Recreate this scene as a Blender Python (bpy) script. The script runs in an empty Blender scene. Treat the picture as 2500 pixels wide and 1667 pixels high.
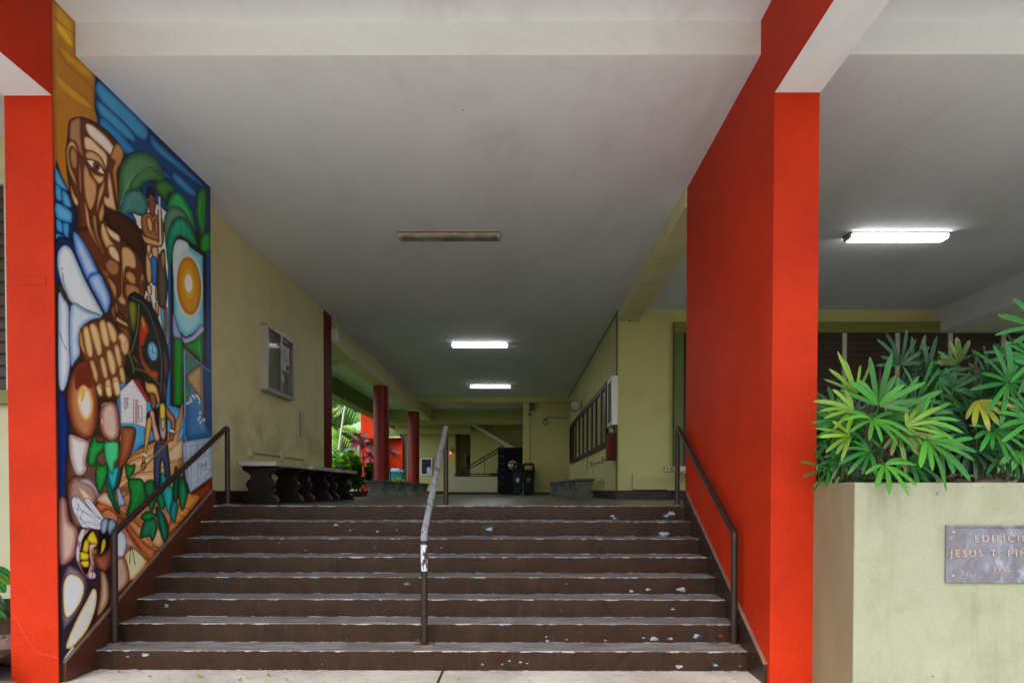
import bpy, math, random
import numpy as np
from mathutils import Vector, Matrix
random.seed(7); rng = np.random.default_rng(7)
R_ = math.radians
scene = bpy.context.scene
C = scene.collection
# ---------------------------------------------------------------- camera (24 mm lens with shift), sky, sun, exposure
F, CX, CY, EYE = 1667.0, 1262.34, 1227.15, 1.376
def _rot():
    c, s = math.cos(-.0048), math.sin(-.0048); A = Matrix(((c, -s, 0), (s, c, 0), (0, 0, 1)))
    c, s = math.cos(.0185), math.sin(.0185); B = Matrix(((1, 0, 0), (0, c, -s), (0, s, c)))
    c, s = math.cos(.001), math.sin(.001); D = Matrix(((c, 0, s), (0, 1, 0), (-s, 0, c)))
    return D @ B @ A
RM = _rot()
cd = bpy.data.cameras.new('camera'); cam = bpy.data.objects.new('camera', cd); C.objects.link(cam)
cd.lens = 24.005; cd.sensor_width = 36; cd.shift_x = -(CX-1250)/2500; cd.shift_y = (CY-833.5)/2500; cd.clip_start = .05; cd.clip_end = 600
m = Matrix.Identity(4)
for i in range(3):
    m[i][0] = RM[0][i]; m[i][1] = RM[2][i]; m[i][2] = -RM[1][i]
m[2][3] = EYE; cam.matrix_world = m; scene.camera = cam
w = bpy.data.worlds.new('World'); scene.world = w; w.use_nodes = True
nt = w.node_tree; bg = nt.nodes['Background']; sky = nt.nodes.new('ShaderNodeTexSky'); sky.sky_type = 'NISHITA'; sky.sun_disc = False
SUN_EL, SUN_AZ = 58, 205      # azimuth measured like the sky's rotation
sky.sun_elevation = R_(SUN_EL); sky.sun_rotation = R_(SUN_AZ); sky.dust_density = 3; sky.air_density = 1.2
hs = nt.nodes.new('ShaderNodeHueSaturation'); hs.inputs['Saturation'].default_value = 1.0
nt.links.new(sky.outputs[0], hs.inputs['Color']); nt.links.new(hs.outputs[0], bg.inputs[0]); bg.inputs[1].default_value = .15
sl = bpy.data.lights.new('sun', 'SUN'); sl.energy = .9; sl.angle = R_(25); sl.color = (1, .97, .93)
so = bpy.data.objects.new('sun', sl); C.objects.link(so)
az = R_(SUN_AZ); el = R_(SUN_EL); sd = Vector((math.sin(az)*math.cos(el), math.cos(az)*math.cos(el), math.sin(el)))
so.rotation_euler = sd.to_track_quat('Z', 'Y').to_euler(); so.location = (0, -8, 12)
scene.view_settings.view_transform = 'Standard'; scene.view_settings.look = 'None'; scene.view_settings.gamma = 1
scene.view_settings.exposure = 1.75
scene.render.resolution_x = 1024; scene.render.resolution_y = 682
scene.render.engine = 'CYCLES'; scene.cycles.max_bounces = 10; scene.cycles.diffuse_bounces = 7
# ---------------------------------------------------------------- measuring helpers: a photographed point and one known coordinate give a place
def at(x, y, **k):
    d = RM.transposed() @ Vector(((x-CX)/F, 1, -(y-CY)/F)); (a, v), = k.items(); i = 'XYZ'.index(a)
    o = Vector((0, 0, EYE)); return o+d*((v-o[i])/d[i])
# ---------------------------------------------------------------- materials
def lin(h): return tuple((c/12.92 if c <= .04045 else ((c+.055)/1.055)**2.4) for c in (int(h[i:i+2], 16)/255 for i in (0, 2, 4)))
def N(t, k, **kw):
    n = t.nodes.new('ShaderNode'+k)
    for a, b in kw.items(): setattr(n, a, b)
    return n
def ramp(t, fac, stops):
    r = N(t, 'ValToRGB'); e = r.color_ramp.elements
    while len(e) < len(stops): e.new(.5)
    for q, (p, c) in zip(e, stops): q.position = p; q.color = (c, c, c, 1) if isinstance(c, (int, float)) else (*c, 1)
    t.links.new(fac, r.inputs[0]); return r.outputs[0]
def noise(t, vec, sc, det=5, rough=.6, dist=0):
    n = N(t, 'TexNoise'); n.inputs['Scale'].default_value = sc; n.inputs['Detail'].default_value = det; n.inputs['Roughness'].default_value = rough; n.inputs['Distortion'].default_value = dist
    t.links.new(vec, n.inputs['Vector']); return n.outputs[0]
def mixc(t, f, a, b, mode='MIX'):
    n = N(t, 'Mix', data_type='RGBA', blend_type=mode)
    for s, v in ((n.inputs[0], f), (n.inputs[6], a), (n.inputs[7], b)):
        if hasattr(v, 'is_output'): t.links.new(v, s)
        elif isinstance(v, (int, float)): s.default_value = v
        else: s.default_value = (*v[:3], 1)
    return n.outputs[2]
def vmap(t, vec, sc):
    n = N(t, 'Mapping'); n.inputs['Scale'].default_value = sc; t.links.new(vec, n.inputs[0]); return n.outputs[0]
def bump(t, b, h, st, dist=.01):
    n = N(t, 'Bump'); n.inputs['Strength'].default_value = st; n.inputs['Distance'].default_value = dist
    t.links.new(h, n.inputs['Height']); t.links.new(n.outputs[0], b.inputs['Normal'])
def newmat(name):
    m = bpy.data.materials.new(name); m.use_nodes = True; t = m.node_tree; return m, t, t.nodes['Principled BSDF']
def paint(name, col, rough=.6, var=.10, sc=1.2, dirt=None, dirt_amt=.35, specks=0, speck_col=(.7, .68, .62), bmp=.25, bsc=60, spec=.4, dirt_sc=2.2, stretch=(1, 1, 1), grain=.12, band=None, streak=0):
    m, t, b = newmat(name); P = N(t, 'NewGeometry').outputs['Position']; Q = vmap(t, P, stretch)
    c = mixc(t, ramp(t, noise(t, Q, sc, 6, .65), [(.3, 0.), (.7, 1.)]), tuple(x*(1-var) for x in col), tuple(min(1, x*(1+var)) for x in col))
    if dirt:
        c = mixc(t, ramp(t, noise(t, Q, dirt_sc, 8, .7, .4), [(.5, 0.), (.72, dirt_amt)]), c, dirt)
    if band:      # scuffed stains where people lean and sit: a band of heights broken up by noise
        sz = N(t, 'SeparateXYZ'); t.links.new(P, sz.inputs[0])
        a_ = ramp(t, sz.outputs[2], [(0, 0.), (1, 1.)]) if False else None
        mr = N(t, 'MapRange'); mr.inputs[1].default_value = band[0]; mr.inputs[2].default_value = band[1]; t.links.new(sz.outputs[2], mr.inputs[0])
        bm = ramp(t, mr.outputs[0], [(.0, 0.), (.35, 1.), (.65, 1.), (1., 0.)])
        mm = N(t, 'Math', operation='MULTIPLY'); t.links.new(bm, mm.inputs[0]); t.links.new(ramp(t, noise(t, P, 1.7, 4, .6), [(.46, 0.), (.62, .62)]), mm.inputs[1])
        c = mixc(t, mm.outputs[0], c, tuple(x*.5 for x in col))
    if streak:
        c = mixc(t, ramp(t, noise(t, vmap(t, P, (9, 9, .8)), 1.6, 6, .65), [(.52, 0.), (.75, streak)]), c, tuple(x*.55 for x in col))
    if grain:
        c = mixc(t, 1.0, c, ramp(t, noise(t, P, 130, 3, .7), [(.3, 1-grain), (.7, 1.)]), 'MULTIPLY')
    if specks:
        c = mixc(t, ramp(t, noise(t, P, 42, 3, .6), [(specks, 0.), (specks+.02, 1.)]), c, speck_col)
    t.links.new(c, b.inputs['Base Color']); b.inputs['Roughness'].default_value = rough; b.inputs['Specular IOR Level'].default_value = spec
    n1 = noise(t, P, bsc, 4, .6); n2 = noise(t, P, bsc/9, 4, .6)
    ad = N(t, 'Math', operation='ADD'); t.links.new(n1, ad.inputs[0]); t.links.new(n2, ad.inputs[1]); bump(t, b, ad.outputs[0], bmp, .006)
    return m
M = {}
M['ceiling'] = paint('ceiling_paint', (.74, .785, .82), .75, .05, .8, (.48, .48, .46), .4, .79, (.2, .18, .15), .22, 45, .2, 1.4, (1, .35, 1))
M['fascia'] = paint('fascia_paint', (.73, .755, .755), .7, .05, 1.5, (.5, .48, .42), .3, 0, bmp=.25, bsc=40, spec=.2, stretch=(.5, 1, 1))
M['red'] = paint('red_paint', (.53, .030, .006), .55, .13, 1.6, (.38, .021, .005), .45, .80, (.70, .20, .12), .6, 55, .09, 2.6, grain=.3)
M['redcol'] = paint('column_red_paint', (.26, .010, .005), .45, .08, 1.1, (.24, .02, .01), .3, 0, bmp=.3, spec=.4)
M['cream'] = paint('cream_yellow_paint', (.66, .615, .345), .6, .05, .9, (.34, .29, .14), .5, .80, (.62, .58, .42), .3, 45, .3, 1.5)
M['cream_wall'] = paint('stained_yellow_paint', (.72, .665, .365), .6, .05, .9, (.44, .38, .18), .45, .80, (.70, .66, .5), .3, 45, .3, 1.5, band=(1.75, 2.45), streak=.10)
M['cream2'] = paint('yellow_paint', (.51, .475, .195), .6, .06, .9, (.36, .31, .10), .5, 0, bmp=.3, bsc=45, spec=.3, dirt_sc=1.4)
M['cream_pale'] = paint('pale_cream_paint', (.56, .53, .33), .6, .05, 1.2, (.36, .32, .18), .4, .80, (.72, .70, .56), .35, 40, .3, 1.6)
M['planter'] = paint('planter_paint', (.29, .295, .195), .6, .07, 2.2, (.215, .215, .115), .55, .765, (.42, .44, .32), .8, 26, .3, 3.0, (1.2, 1, .9), grain=.15, streak=.35)
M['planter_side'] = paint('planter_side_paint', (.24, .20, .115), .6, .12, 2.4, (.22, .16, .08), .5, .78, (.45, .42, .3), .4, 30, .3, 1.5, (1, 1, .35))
M['green'] = paint('dark_green_trim', (.085, .115, .022), .5, .1, 1.4, (.05, .06, .02), .3)
M['greenlt'] = paint('olive_beam_paint', (.17, .18, .03), .55, .08, 1.2, (.2, .2, .05), .3)
M['brown'] = paint('brown_skirting_paint', (.030, .016, .011), .36, .2, 2.5, (.11, .08, .06), .4, .745, (.32, .3, .28), .3, 50, .25)
M['stringer_l'] = paint('reddish_brown_paint', (.095, .026, .011), .36, .15, 2.2, (.05, .025, .016), .6, .765, (.45, .40, .36), .35, 45, .28, 1.8)
M['stringer_r'] = paint('dark_brown_paint', (.036, .018, .012), .36, .15, 2.2, (.03, .018, .014), .5, .755, (.45, .42, .4), .35, 45, .25)
M['edge'] = paint('worn_edge_paint', (.22, .14, .10), .5, .3, 9, (.10, .05, .035), .6, .7, (.5, .45, .4))
M['soil'] = paint('soil', (.05, .03, .018), .95, .4, 14, (.10, .06, .03), .7, .72, (.2, .15, .1), 1, 20, .1, 9)
M['rock'] = paint('rock', (.17, .11, .085), .85, .3, 8, (.07, .05, .04), .5, .74, (.35, .3, .26), .8, 14, .2)
M['floor'] = paint('terrazzo_floor', (.165, .15, .12), .34, .14, 1.2, (.05, .042, .032), .5, .70, (.22, .2, .17), .12, 30, .5, 1.0)
M['wood_dark'] = paint('dark_brown_louvre_paint', (.060, .036, .032), .45, .12, 3, (.035, .022, .02), .4)
M['frame_dark'] = paint('dark_bronze_frame', (.018, .012, .010), .5, .15, 3, spec=.2)
M['frame_brown'] = paint('brown_wood_frame', (.13, .05, .02), .5, .2, 6)
M['mullion'] = paint('pale_green_mullion', (.46, .50, .38), .55, .1, 4, (.28, .26, .18), .5)
M['concrete_dark'] = paint('dark_painted_concrete', (.014, .008, .0065), .42, .25, 6, (.04, .028, .024), .4, .74, (.2, .18, .17), .4, 30, .16)
M['concrete_gray'] = paint('weathered_concrete', (.20, .215, .185), .85, .25, 6, (.09, .09, .07), .6, .68, (.32, .33, .29), .6, 40, .2, 4)
M['case_side'] = paint('case_side', (.42, .40, .32), .5, .04, 4); M['white_box'] = paint('white_plastic', (.72, .72, .70), .4, .03, 4)
M['steel'] = paint('aluminium', (.30, .30, .31), .4, .06, 8, bmp=.05)
M['steel'].node_tree.nodes['Principled BSDF'].inputs['Metallic'].default_value = .7
M['black'] = paint('black_plastic', (.008, .009, .010), .5, .2, 5, spec=.15)
M['charcoal'] = paint('charcoal_plastic', (.020, .021, .025), .5, .15, 5, spec=.2)
M['vend'] = paint('blue_black_cabinet', (.004, .005, .014), .5, .15, 3, spec=.12)
M['logo_red'] = paint('logo_red', (.60, .02, .025), .4, .03); M['logo_white'] = paint('logo_white', (.78, .79, .80), .4, .02); M['logo_blue'] = paint('logo_blue', (.01, .03, .22), .4, .03)
M['teal'] = paint('teal_plastic', (.02, .22, .27), .4, .1); M['sticker_blue'] = paint('sticker_blue', (.16, .50, .75), .4, .05); M['sticker_green'] = paint('sticker_green', (.12, .25, .17), .4, .05)
M['firebox'] = paint('fire_cabinet_red', (.14, .006, .005), .5, .1, 4, spec=.15); M['conduit'] = paint('conduit_paint', (.34, .31, .17), .5, .1, 4); M['wire'] = paint('black_wire', (.02, .018, .014), .5)
M['paper'] = paint('paper', (.62, .63, .66), .8, .05, 20); M['navy'] = paint('navy_print', (.04, .06, .2), .7); M['teal_paper'] = paint('teal_paper', (.02, .22, .20), .8); M['letter'] = paint('teal_letter', (.03, .17, .19), .7)
M['board'] = paint('olive_board', (.22, .21, .12), .8, .08, 5); M['boardblack'] = paint('black_board', (.01, .01, .014), .35)
M['housing'] = paint('fixture_housing', (.50, .47, .40), .5, .12, 8, (.22, .09, .03), .8, 0, bmp=.1, dirt_sc=7); M['rust'] = paint('rusty_edge', (.20, .085, .035), .8, .35, 14, (.45, .4, .32), .6)
M['trunk'] = paint('palm_trunk', (.26, .22, .17), .85, .25, 6, (.12, .1, .07), .6); M['trunk_white'] = paint('pale_palm_trunk', (.52, .50, .44), .8, .15, 6); M['petiole'] = paint('petiole', (.07, .10, .02), .5, .2, 6); M['stem'] = paint('fibrous_stem', (.06, .038, .022), .9, .3, 20)
M['awning'] = paint('pale_green_roof', (.20, .29, .15), .6, .05); M['purple_wall'] = paint('wall_behind', (.06, .07, .04), .8)  # last tone: porch shade put into an even dark colour
M['lawn'] = paint('lawn', (.06, .11, .025), .95, .3, 3, (.10, .10, .03), .5, 0, bmp=.8, bsc=40, spec=.1)
def glassmat(name, col, rough=.06):
    m, t, b = newmat(name); b.inputs['Base Color'].default_value = (*col, 1); b.inputs['Roughness'].default_value = rough; b.inputs['Specular IOR Level'].default_value = .8; return m
M['glass_dark'] = glassmat('dark_window_glass', (.035, .045, .025)); M['glass_green'] = paint('lit_room_glass', (.34, .34, .15), .3, .15, .8); M['glass_green2'] = paint('green_room_glass', (.14, .22, .05), .3, .2, 1.2)  # light of the room behind is painted into the matte pane colours
def emit(name, col, st):
    m, t, b = newmat(name); b.inputs['Base Color'].default_value = (.8, .8, .8, 1); b.inputs['Emission Color'].default_value = (*col, 1); b.inputs['Emission Strength'].default_value = st; return m
M['lit'] = emit('lit_diffuser', (1, .98, 1), 6.5); M['redlamp'] = emit('red_indicator', (1, .05, .02), 3)
# clear thin cover of the notice cases
m, t, b = newmat('case_glass'); b.inputs['Base Color'].default_value = (.8, .85, .8, 1); b.inputs['Roughness'].default_value = .06; b.inputs['Alpha'].default_value = .04; b.inputs['Specular IOR Level'].default_value = .4; M['case_glass'] = m
# unlit diffuser: prismatic plastic
m, t, b = newmat('unlit_diffuser'); P = N(t, 'NewGeometry').outputs['Position']; c = mixc(t, ramp(t, noise(t, vmap(t, P, (3, 1, 1)), 2.5, 4), [(.35, 0.), (.65, 1.)]), (.12, .10, .065), (.33, .31, .25)); t.links.new(c, b.inputs['Base Color']); b.inputs['Roughness'].default_value = .35; M['unlit'] = m
# front pavement
m, t, b = newmat('old_concrete_pavement'); P = N(t, 'NewGeometry').outputs['Position']
c = mixc(t, ramp(t, noise(t, P, 1.6, 8, .7, .5), [(.3, 0.), (.65, 1.)]), (.34, .295, .235), (.56, .515, .45))
c = mixc(t, ramp(t, noise(t, vmap(t, P, (1, 2.2, 1)), 9, 9, .75, .8), [(.55, 0.), (.66, .75)]), c, (.17, .13, .10)); c = mixc(t, ramp(t, noise(t, P, 55, 5, .7), [(.66, 0.), (.74, .7)]), c, (.10, .075, .05))
t.links.new(c, b.inputs['Base Color']); b.inputs['Roughness'].default_value = .85; bump(t, b, noise(t, P, 30, 8, .7), .5, .01); M['pavement'] = m
# worn, chipped paint of the steps; object origin sits on the nosing line, z = 0 at the tread, y = 0 at the riser face
m, t, b = newmat('chipped_step_paint'); tc = N(t, 'TexCoord'); P = tc.outputs['Object']; oi = N(t, 'ObjectInfo')
G = N(t, 'NewGeometry').outputs['Position']; sx = N(t, 'SeparateXYZ'); t.links.new(P, sx.inputs[0])
def mth(op, a, bb=None, clamp=False):
    n = N(t, 'Math', operation=op, use_clamp=clamp)
    for s, v in ((n.inputs[0], a), (n.inputs[1], bb)):
        if v is None: continue
        if hasattr(v, 'is_output'): t.links.new(v, s)
        else: s.default_value = v
    return n.outputs[0]
nz = sx.outputs['Z']; ny = sx.outputs['Y']
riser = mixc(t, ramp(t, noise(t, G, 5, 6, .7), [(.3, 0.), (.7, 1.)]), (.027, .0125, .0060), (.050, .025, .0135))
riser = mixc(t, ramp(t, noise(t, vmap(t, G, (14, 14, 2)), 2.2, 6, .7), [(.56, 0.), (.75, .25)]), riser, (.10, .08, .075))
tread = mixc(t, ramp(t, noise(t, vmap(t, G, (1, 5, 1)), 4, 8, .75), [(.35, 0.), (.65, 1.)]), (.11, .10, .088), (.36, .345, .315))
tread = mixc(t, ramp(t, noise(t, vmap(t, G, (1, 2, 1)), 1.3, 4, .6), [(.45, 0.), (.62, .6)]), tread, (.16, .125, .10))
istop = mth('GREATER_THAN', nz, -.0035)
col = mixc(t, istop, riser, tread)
dtop = mth('ABSOLUTE', nz); e1 = mth('ADD', dtop, mth('ABSOLUTE', mth('MULTIPLY', mth('MINIMUM', ny, .1), 1.0)))   # distance from the nosing
edge_n = noise(t, vmap(t, G, (1, 3, 3)), 7, 9, .72, .6)
thr = mth('ADD', mth('MULTIPLY', e1, 19), .385)
chip_e = mth('MULTIPLY', mth('SUBTRACT', edge_n, thr), 40, True)
ecol = mixc(t, ramp(t, noise(t, G, 3.1, 3), [(.42, 0.), (.55, 1.)]), (.46, .39, .29), (.34, .35, .38))
col = mixc(t, chip_e, col, ecol)
dbot = mth('SUBTRACT', .1514, dtop); chip_b = mth('MULTIPLY', mth('SUBTRACT', noise(t, vmap(t, G, (1, 3, 3)), 9, 8, .7), mth('ADD', mth('MULTIPLY', dbot, 26), .455)), 30, True)
col = mixc(t, mth('MULTIPLY', chip_b, mth('SUBTRACT', 1.0, istop)), col, (.34, .31, .36))
pat = mth('MULTIPLY', mth('SUBTRACT', noise(t, vmap(t, G, (1, 1, 2.2)), 4.6, 9, .68, .5), .715), 60, True)
pcol = mixc(t, ramp(t, noise(t, G, 38, 4, .7), [(.46, 0.), (.52, 1.)]), (.04, .07, .14), (.52, .55, .62))
col = mixc(t, pat, col, pcol)
sp = ramp(t, noise(t, G, 60, 3, .6), [(.745, 0.), (.765, 1.)]); col = mixc(t, sp, col, (.45, .43, .42))
t.links.new(col, b.inputs['Base Color']); b.inputs['Roughness'].default_value = .42; b.inputs['Specular IOR Level'].default_value = .15
hh = mth('SUBTRACT', mth('MULTIPLY', noise(t, G, 40, 6, .7), .5), mth('MULTIPLY', mth('MAXIMUM', chip_e, pat), .6)); bump(t, b, hh, .6, .006); M['step'] = m
# rail paints: brown with chips; bare galvanised
def railmat(name, base, chip, thr, chip2=None):
    m, t, b = newmat(name); P = N(t, 'NewGeometry').outputs['Position']
    c = mixc(t, ramp(t, noise(t, P, 20, 6, .7), [(.3, 0.), (.7, 1.)]), tuple(x*.75 for x in base), tuple(x*1.25 for x in base))
    if chip2: c = mixc(t, ramp(t, noise(t, vmap(t, P, (1, .5, .5)), 26, 6, .75), [(.52, 0.), (.60, 1.)]), c, chip2)
    c = mixc(t, ramp(t, noise(t, vmap(t, P, (1, 1, .6)), 30, 5, .6), [(thr, 0.), (thr+.02, 1.)]), c, chip)
    t.links.new(c, b.inputs['Base Color']); b.inputs['Roughness'].default_value = .4; b.inputs['Specular IOR Level'].default_value = .3; bump(t, b, noise(t, P, 60, 5), .3, .003); return m
M['rail'] = railmat('brown_rail_paint', (.030, .016, .011), (.48, .52, .60), .735)
M['rail_bare'] = railmat('peeling_rail_metal', (.30, .31, .32), (.55, .57, .6), .66, (.12, .085, .065))
M['rail_patch'] = railmat('pale_patch_paint', (.075, .040, .028), (.52, .60, .64), .50)
# speckled terrazzo slab of the benches
m, t, b = newmat('speckled_terrazzo'); P = N(t, 'NewGeometry').outputs['Position']
c = mixc(t, ramp(t, noise(t, P, 170, 2, .5), [(.42, 0.), (.58, 1.)]), (.22, .18, .15), (.58, .52, .45)); t.links.new(c, b.inputs['Base Color']); b.inputs['Roughness'].default_value = .4; M['terrazzo'] = m
m, t, b = newmat('brown_speckled_terrazzo'); P = N(t, 'NewGeometry').outputs['Position']
c = mixc(t, ramp(t, noise(t, P, 170, 2, .5), [(.42, 0.), (.58, 1.)]), (.07, .06, .055), (.20, .18, .17)); t.links.new(c, b.inputs['Base Color']); b.inputs['Roughness'].default_value = .5; M['terrazzo_dark'] = m
# bronze plaque
m, t, b = newmat('weathered_bronze'); P = N(t, 'NewGeometry').outputs['Position']
c = mixc(t, ramp(t, noise(t, P, 9, 8, .7, .6), [(.3, 0.), (.7, 1.)]), (.115, .098, .105), (.20, .195, .23)); c = mixc(t, ramp(t, noise(t, vmap(t, P, (1, 1, .7)), 14, 8, .75), [(.52, 0.), (.7, .8)]), c, (.36, .40, .48)); c = mixc(t, ramp(t, noise(t, P, 7, 5, .6), [(.58, 0.), (.72, .6)]), c, (.25, .13, .08))
t.links.new(c, b.inputs['Base Color']); b.inputs['Metallic'].default_value = .35; b.inputs['Roughness'].default_value = .5; bump(t, b, noise(t, P, 60, 6), .25, .003); M['bronze'] = m
M['bronze_letter'] = paint('rubbed_bronze', (.37, .31, .23), .42, .2, 20, (.2, .18, .16), .5)
# mural paint and leaves read their pattern from a vertex colour layer
def vcol(name, rough, trans=0, bmp=0, spec=.4, gain=1.0, mottled=.0):
    m, t, b = newmat(name); a = N(t, 'VertexColor', layer_name='Col'); c = a.outputs[0]; P = N(t, 'NewGeometry').outputs['Position']
    if mottled: c = mixc(t, mottled, c, ramp(t, noise(t, vmap(t, P, (1, 1, .35)), 13, 9, .75), [(.3, (.30, .30, .30)), (.7, (.72, .72, .72))]), 'OVERLAY')
    t.links.new(c, b.inputs['Base Color']); b.inputs['Roughness'].default_value = rough; b.inputs['Specular IOR Level'].default_value = spec
    if bmp: bump(t, b, noise(t, P, 50, 5), bmp, .004)
    if trans:
        tr = N(t, 'BsdfTranslucent'); t.links.new(c, tr.inputs[0]); mx = N(t, 'MixShader'); mx.inputs[0].default_value = trans
        t.links.new(b.outputs[0], mx.inputs[1]); t.links.new(tr.outputs[0], mx.inputs[2]); t.links.new(mx.outputs[0], t.nodes['Material Output'].inputs[0])
    return m
M['mural'] = vcol('mural_paint', .40, 0, .3, .22, mottled=.36)
M['leaf'] = vcol('leaf', .33, .18, 0, .35); M['foliage'] = vcol('foliage', .5, .3, 0, .3)
# ---------------------------------------------------------------- building objects
def thing(name, label, cat, loc=(0, 0, 0), group=None, kind=None):
    o = bpy.data.objects.new(name, None); C.objects.link(o); o.location = loc; o.empty_display_size = .1
    if label: o['label'] = label
    if cat: o['category'] = cat
    if group: o['group'] = group
    if kind: o['kind'] = kind
    o['_org'] = list(loc); return o
class MB:
    def __init__(s): s.v = []; s.f = []; s.m = []; s.c = None; s.mats = []
    def mi(s, mat):
        mat = M[mat] if isinstance(mat, str) else mat
        if mat not in s.mats: s.mats.append(mat)
        return s.mats.index(mat)
    def add(s, vs, fs, mat):
        k = len(s.v); i = s.mi(mat); s.v += [tuple(p) for p in vs]; s.f += [tuple(k+q for q in f) for f in fs]; s.m += [i]*len(fs); return s
    def box(s, x0, x1, y0, y1, z0, z1, mat):
        return s.add([(x0, y0, z0), (x1, y0, z0), (x1, y1, z0), (x0, y1, z0), (x0, y0, z1), (x1, y0, z1), (x1, y1, z1), (x0, y1, z1)],
                     [(0, 3, 2, 1), (4, 5, 6, 7), (0, 1, 5, 4), (1, 2, 6, 5), (2, 3, 7, 6), (3, 0, 4, 7)], mat)
    def prism(s, pts, axis, a, b, mat):       # outline in the two other axes, extruded along axis from a to b
        n = len(pts); mk = {'x': lambda p, t: (t, p[0], p[1]), 'y': lambda p, t: (p[0], t, p[1]), 'z': lambda p, t: (p[0], p[1], t)}[axis]
        vs = [mk(p, a) for p in pts]+[mk(p, b) for p in pts]
        return s.add(vs, [tuple(range(n))[::-1], tuple(range(n, 2*n))]+[(i, (i+1) % n, n+(i+1) % n, n+i) for i in range(n)], mat)
    def tube(s, pts, rad, mat, n=12, cap=True):
        P = [Vector(p) for p in pts]; rr = rad if isinstance(rad, (list, tuple)) else [rad]*len(P); vs = []; prev = None
        for i, p in enumerate(P):
            d = ((P[i]-P[i-1]).normalized() if i else (P[1]-P[0]).normalized())+((P[i+1]-P[i]).normalized() if i < len(P)-1 else (P[i]-P[i-1]).normalized()); d.normalize()
            u = prev-d*prev.dot(d) if prev else d.orthogonal(); u.normalize(); prev = u; q = d.cross(u)
            k = 1.0
            if 0 < i < len(P)-1: k = 1/max(.5, d.dot((P[i]-P[i-1]).normalized()))
            vs += [p+(u*math.cos(a)+q*math.sin(a))*rr[i]*(k if False else 1) for a in (2*math.pi*j/n for j in range(n))]
        fs = [(i*n+j, i*n+(j+1) % n, (i+1)*n+(j+1) % n, (i+1)*n+j) for i in range(len(P)-1) for j in range(n)]
        if cap: fs += [tuple(range(n))[::-1], tuple(range((len(P)-1)*n, len(P)*n))]
        return s.add(vs, fs, mat)
    def lathe(s, prof, cx, cy, mat, n=32):
        vs = [(cx+r*math.cos(2*math.pi*j/n), cy+r*math.sin(2*math.pi*j/n), z) for r, z in prof for j in range(n)]
        fs = [(i*n+j, i*n+(j+1) % n, (i+1)*n+(j+1) % n, (i+1)*n+j) for i in range(len(prof)-1) for j in range(n)]
        fs += [tuple(range(n))[::-1], tuple(range((len(prof)-1)*n, len(prof)*n))]; return s.add(vs, fs, mat)
    def build(s, name, parent=None, label=None, cat=None, group=None, kind=None, smooth=False, bevel=0, org=None, cols=None, seg=2):
        po = Vector(parent['_org']) if parent is not None else Vector((0, 0, 0))
        o0 = Vector(org) if org is not None else po
        me = bpy.data.meshes.new(name); me.from_pydata([tuple(Vector(p)-o0) for p in s.v], [], s.f)
        for q in s.mats: me.materials.append(q)
        me.polygons.foreach_set('material_index', s.m)
        if smooth: me.polygons.foreach_set('use_smooth', [True]*len(s.f))
        if cols is not None:
            ca = me.color_attributes.new('Col', 'FLOAT_COLOR', 'POINT'); ca.data.foreach_set('color', np.asarray(cols, np.float32).ravel())
        me.update(); o = bpy.data.objects.new(name, me); C.objects.link(o); o.location = o0-po; o['_org'] = list(o0)
        if parent is not None: o.parent = parent
        if label: o['label'] = label
        if cat: o['category'] = cat
        if group: o['group'] = group
        if kind: o['kind'] = kind
        if smooth:
            bm_ = o.modifiers.new('edge', 'EDGE_SPLIT'); bm_.split_angle = R_(40)
        if bevel:
            b_ = o.modifiers.new('bevel', 'BEVEL'); b_.width = bevel; b_.segments = seg; b_.limit_method = 'ANGLE'; b_.angle_limit = R_(40)
        return o
def copy_tree(o, loc=None, label=None, parent=None):
    c = o.copy(); C.objects.link(c)
    if parent is not None: c.parent = parent
    if loc is not None: c.location = loc
    if label: c['label'] = label
    for ch in list(o.children): copy_tree(ch, parent=c)
    return c
def text_curve(body, size, mat, parent, name, loc, rot, ext=.001, align='CENTER', space=1.0):
    cu = bpy.data.curves.new(name, 'FONT'); cu.body = body; cu.size = size; cu.extrude = ext; cu.align_x = align; cu.align_y = 'CENTER'; cu.space_character = space; cu.resolution_u = 3
    tmp = bpy.data.objects.new('tmp', cu); C.objects.link(tmp)
    dg = bpy.context.evaluated_depsgraph_get(); me = bpy.data.meshes.new_from_object(tmp.evaluated_get(dg)); bpy.data.objects.remove(tmp); bpy.data.curves.remove(cu)
    me.materials.clear(); me.materials.append(M[mat]); o = bpy.data.objects.new(name, me); C.objects.link(o)
    po = Vector(parent['_org']); o.parent = parent; o.location = Vector(loc)-po; o.rotation_euler = rot; o['_org'] = list(loc); return o

# ---------------------------------------------------------------- the mural's painted pattern
# shapes: zone, centre colour, edge colour, soft width, outline width, points (tracing units of the zone)
ZN = {'A': (0, 0, 2.8), 'B': (100, 250, 3.5636), 'C': (100, 560, 3.5636), 'D': (100, 850, 3.5636), 'E': (100, 1150, 3.4087)}
SH = []
def S(z, c, e, R, o, pts, oc='140a06', sm=1): SH.append(('p', z, c, e, R, o, pts, oc, sm))
def Ln(z, c, w, pts): SH.append(('l', z, c, c, 0, w, pts, c, 1))
def El(z, c, e, R, o, cx, cy, rx, ry, t=0, oc='140a06'):
    a = [2*math.pi*i/28 for i in range(28)]; ct, st = math.cos(t), math.sin(t)
    S(z, c, e, R, o, [(cx+rx*math.cos(q)*ct-ry*math.sin(q)*st, cy+rx*math.cos(q)*st+ry*math.sin(q)*ct) for q in a], oc, 0)
BR, SK, SE = '4a2510', 'dcb080', '6e3614'
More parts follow.
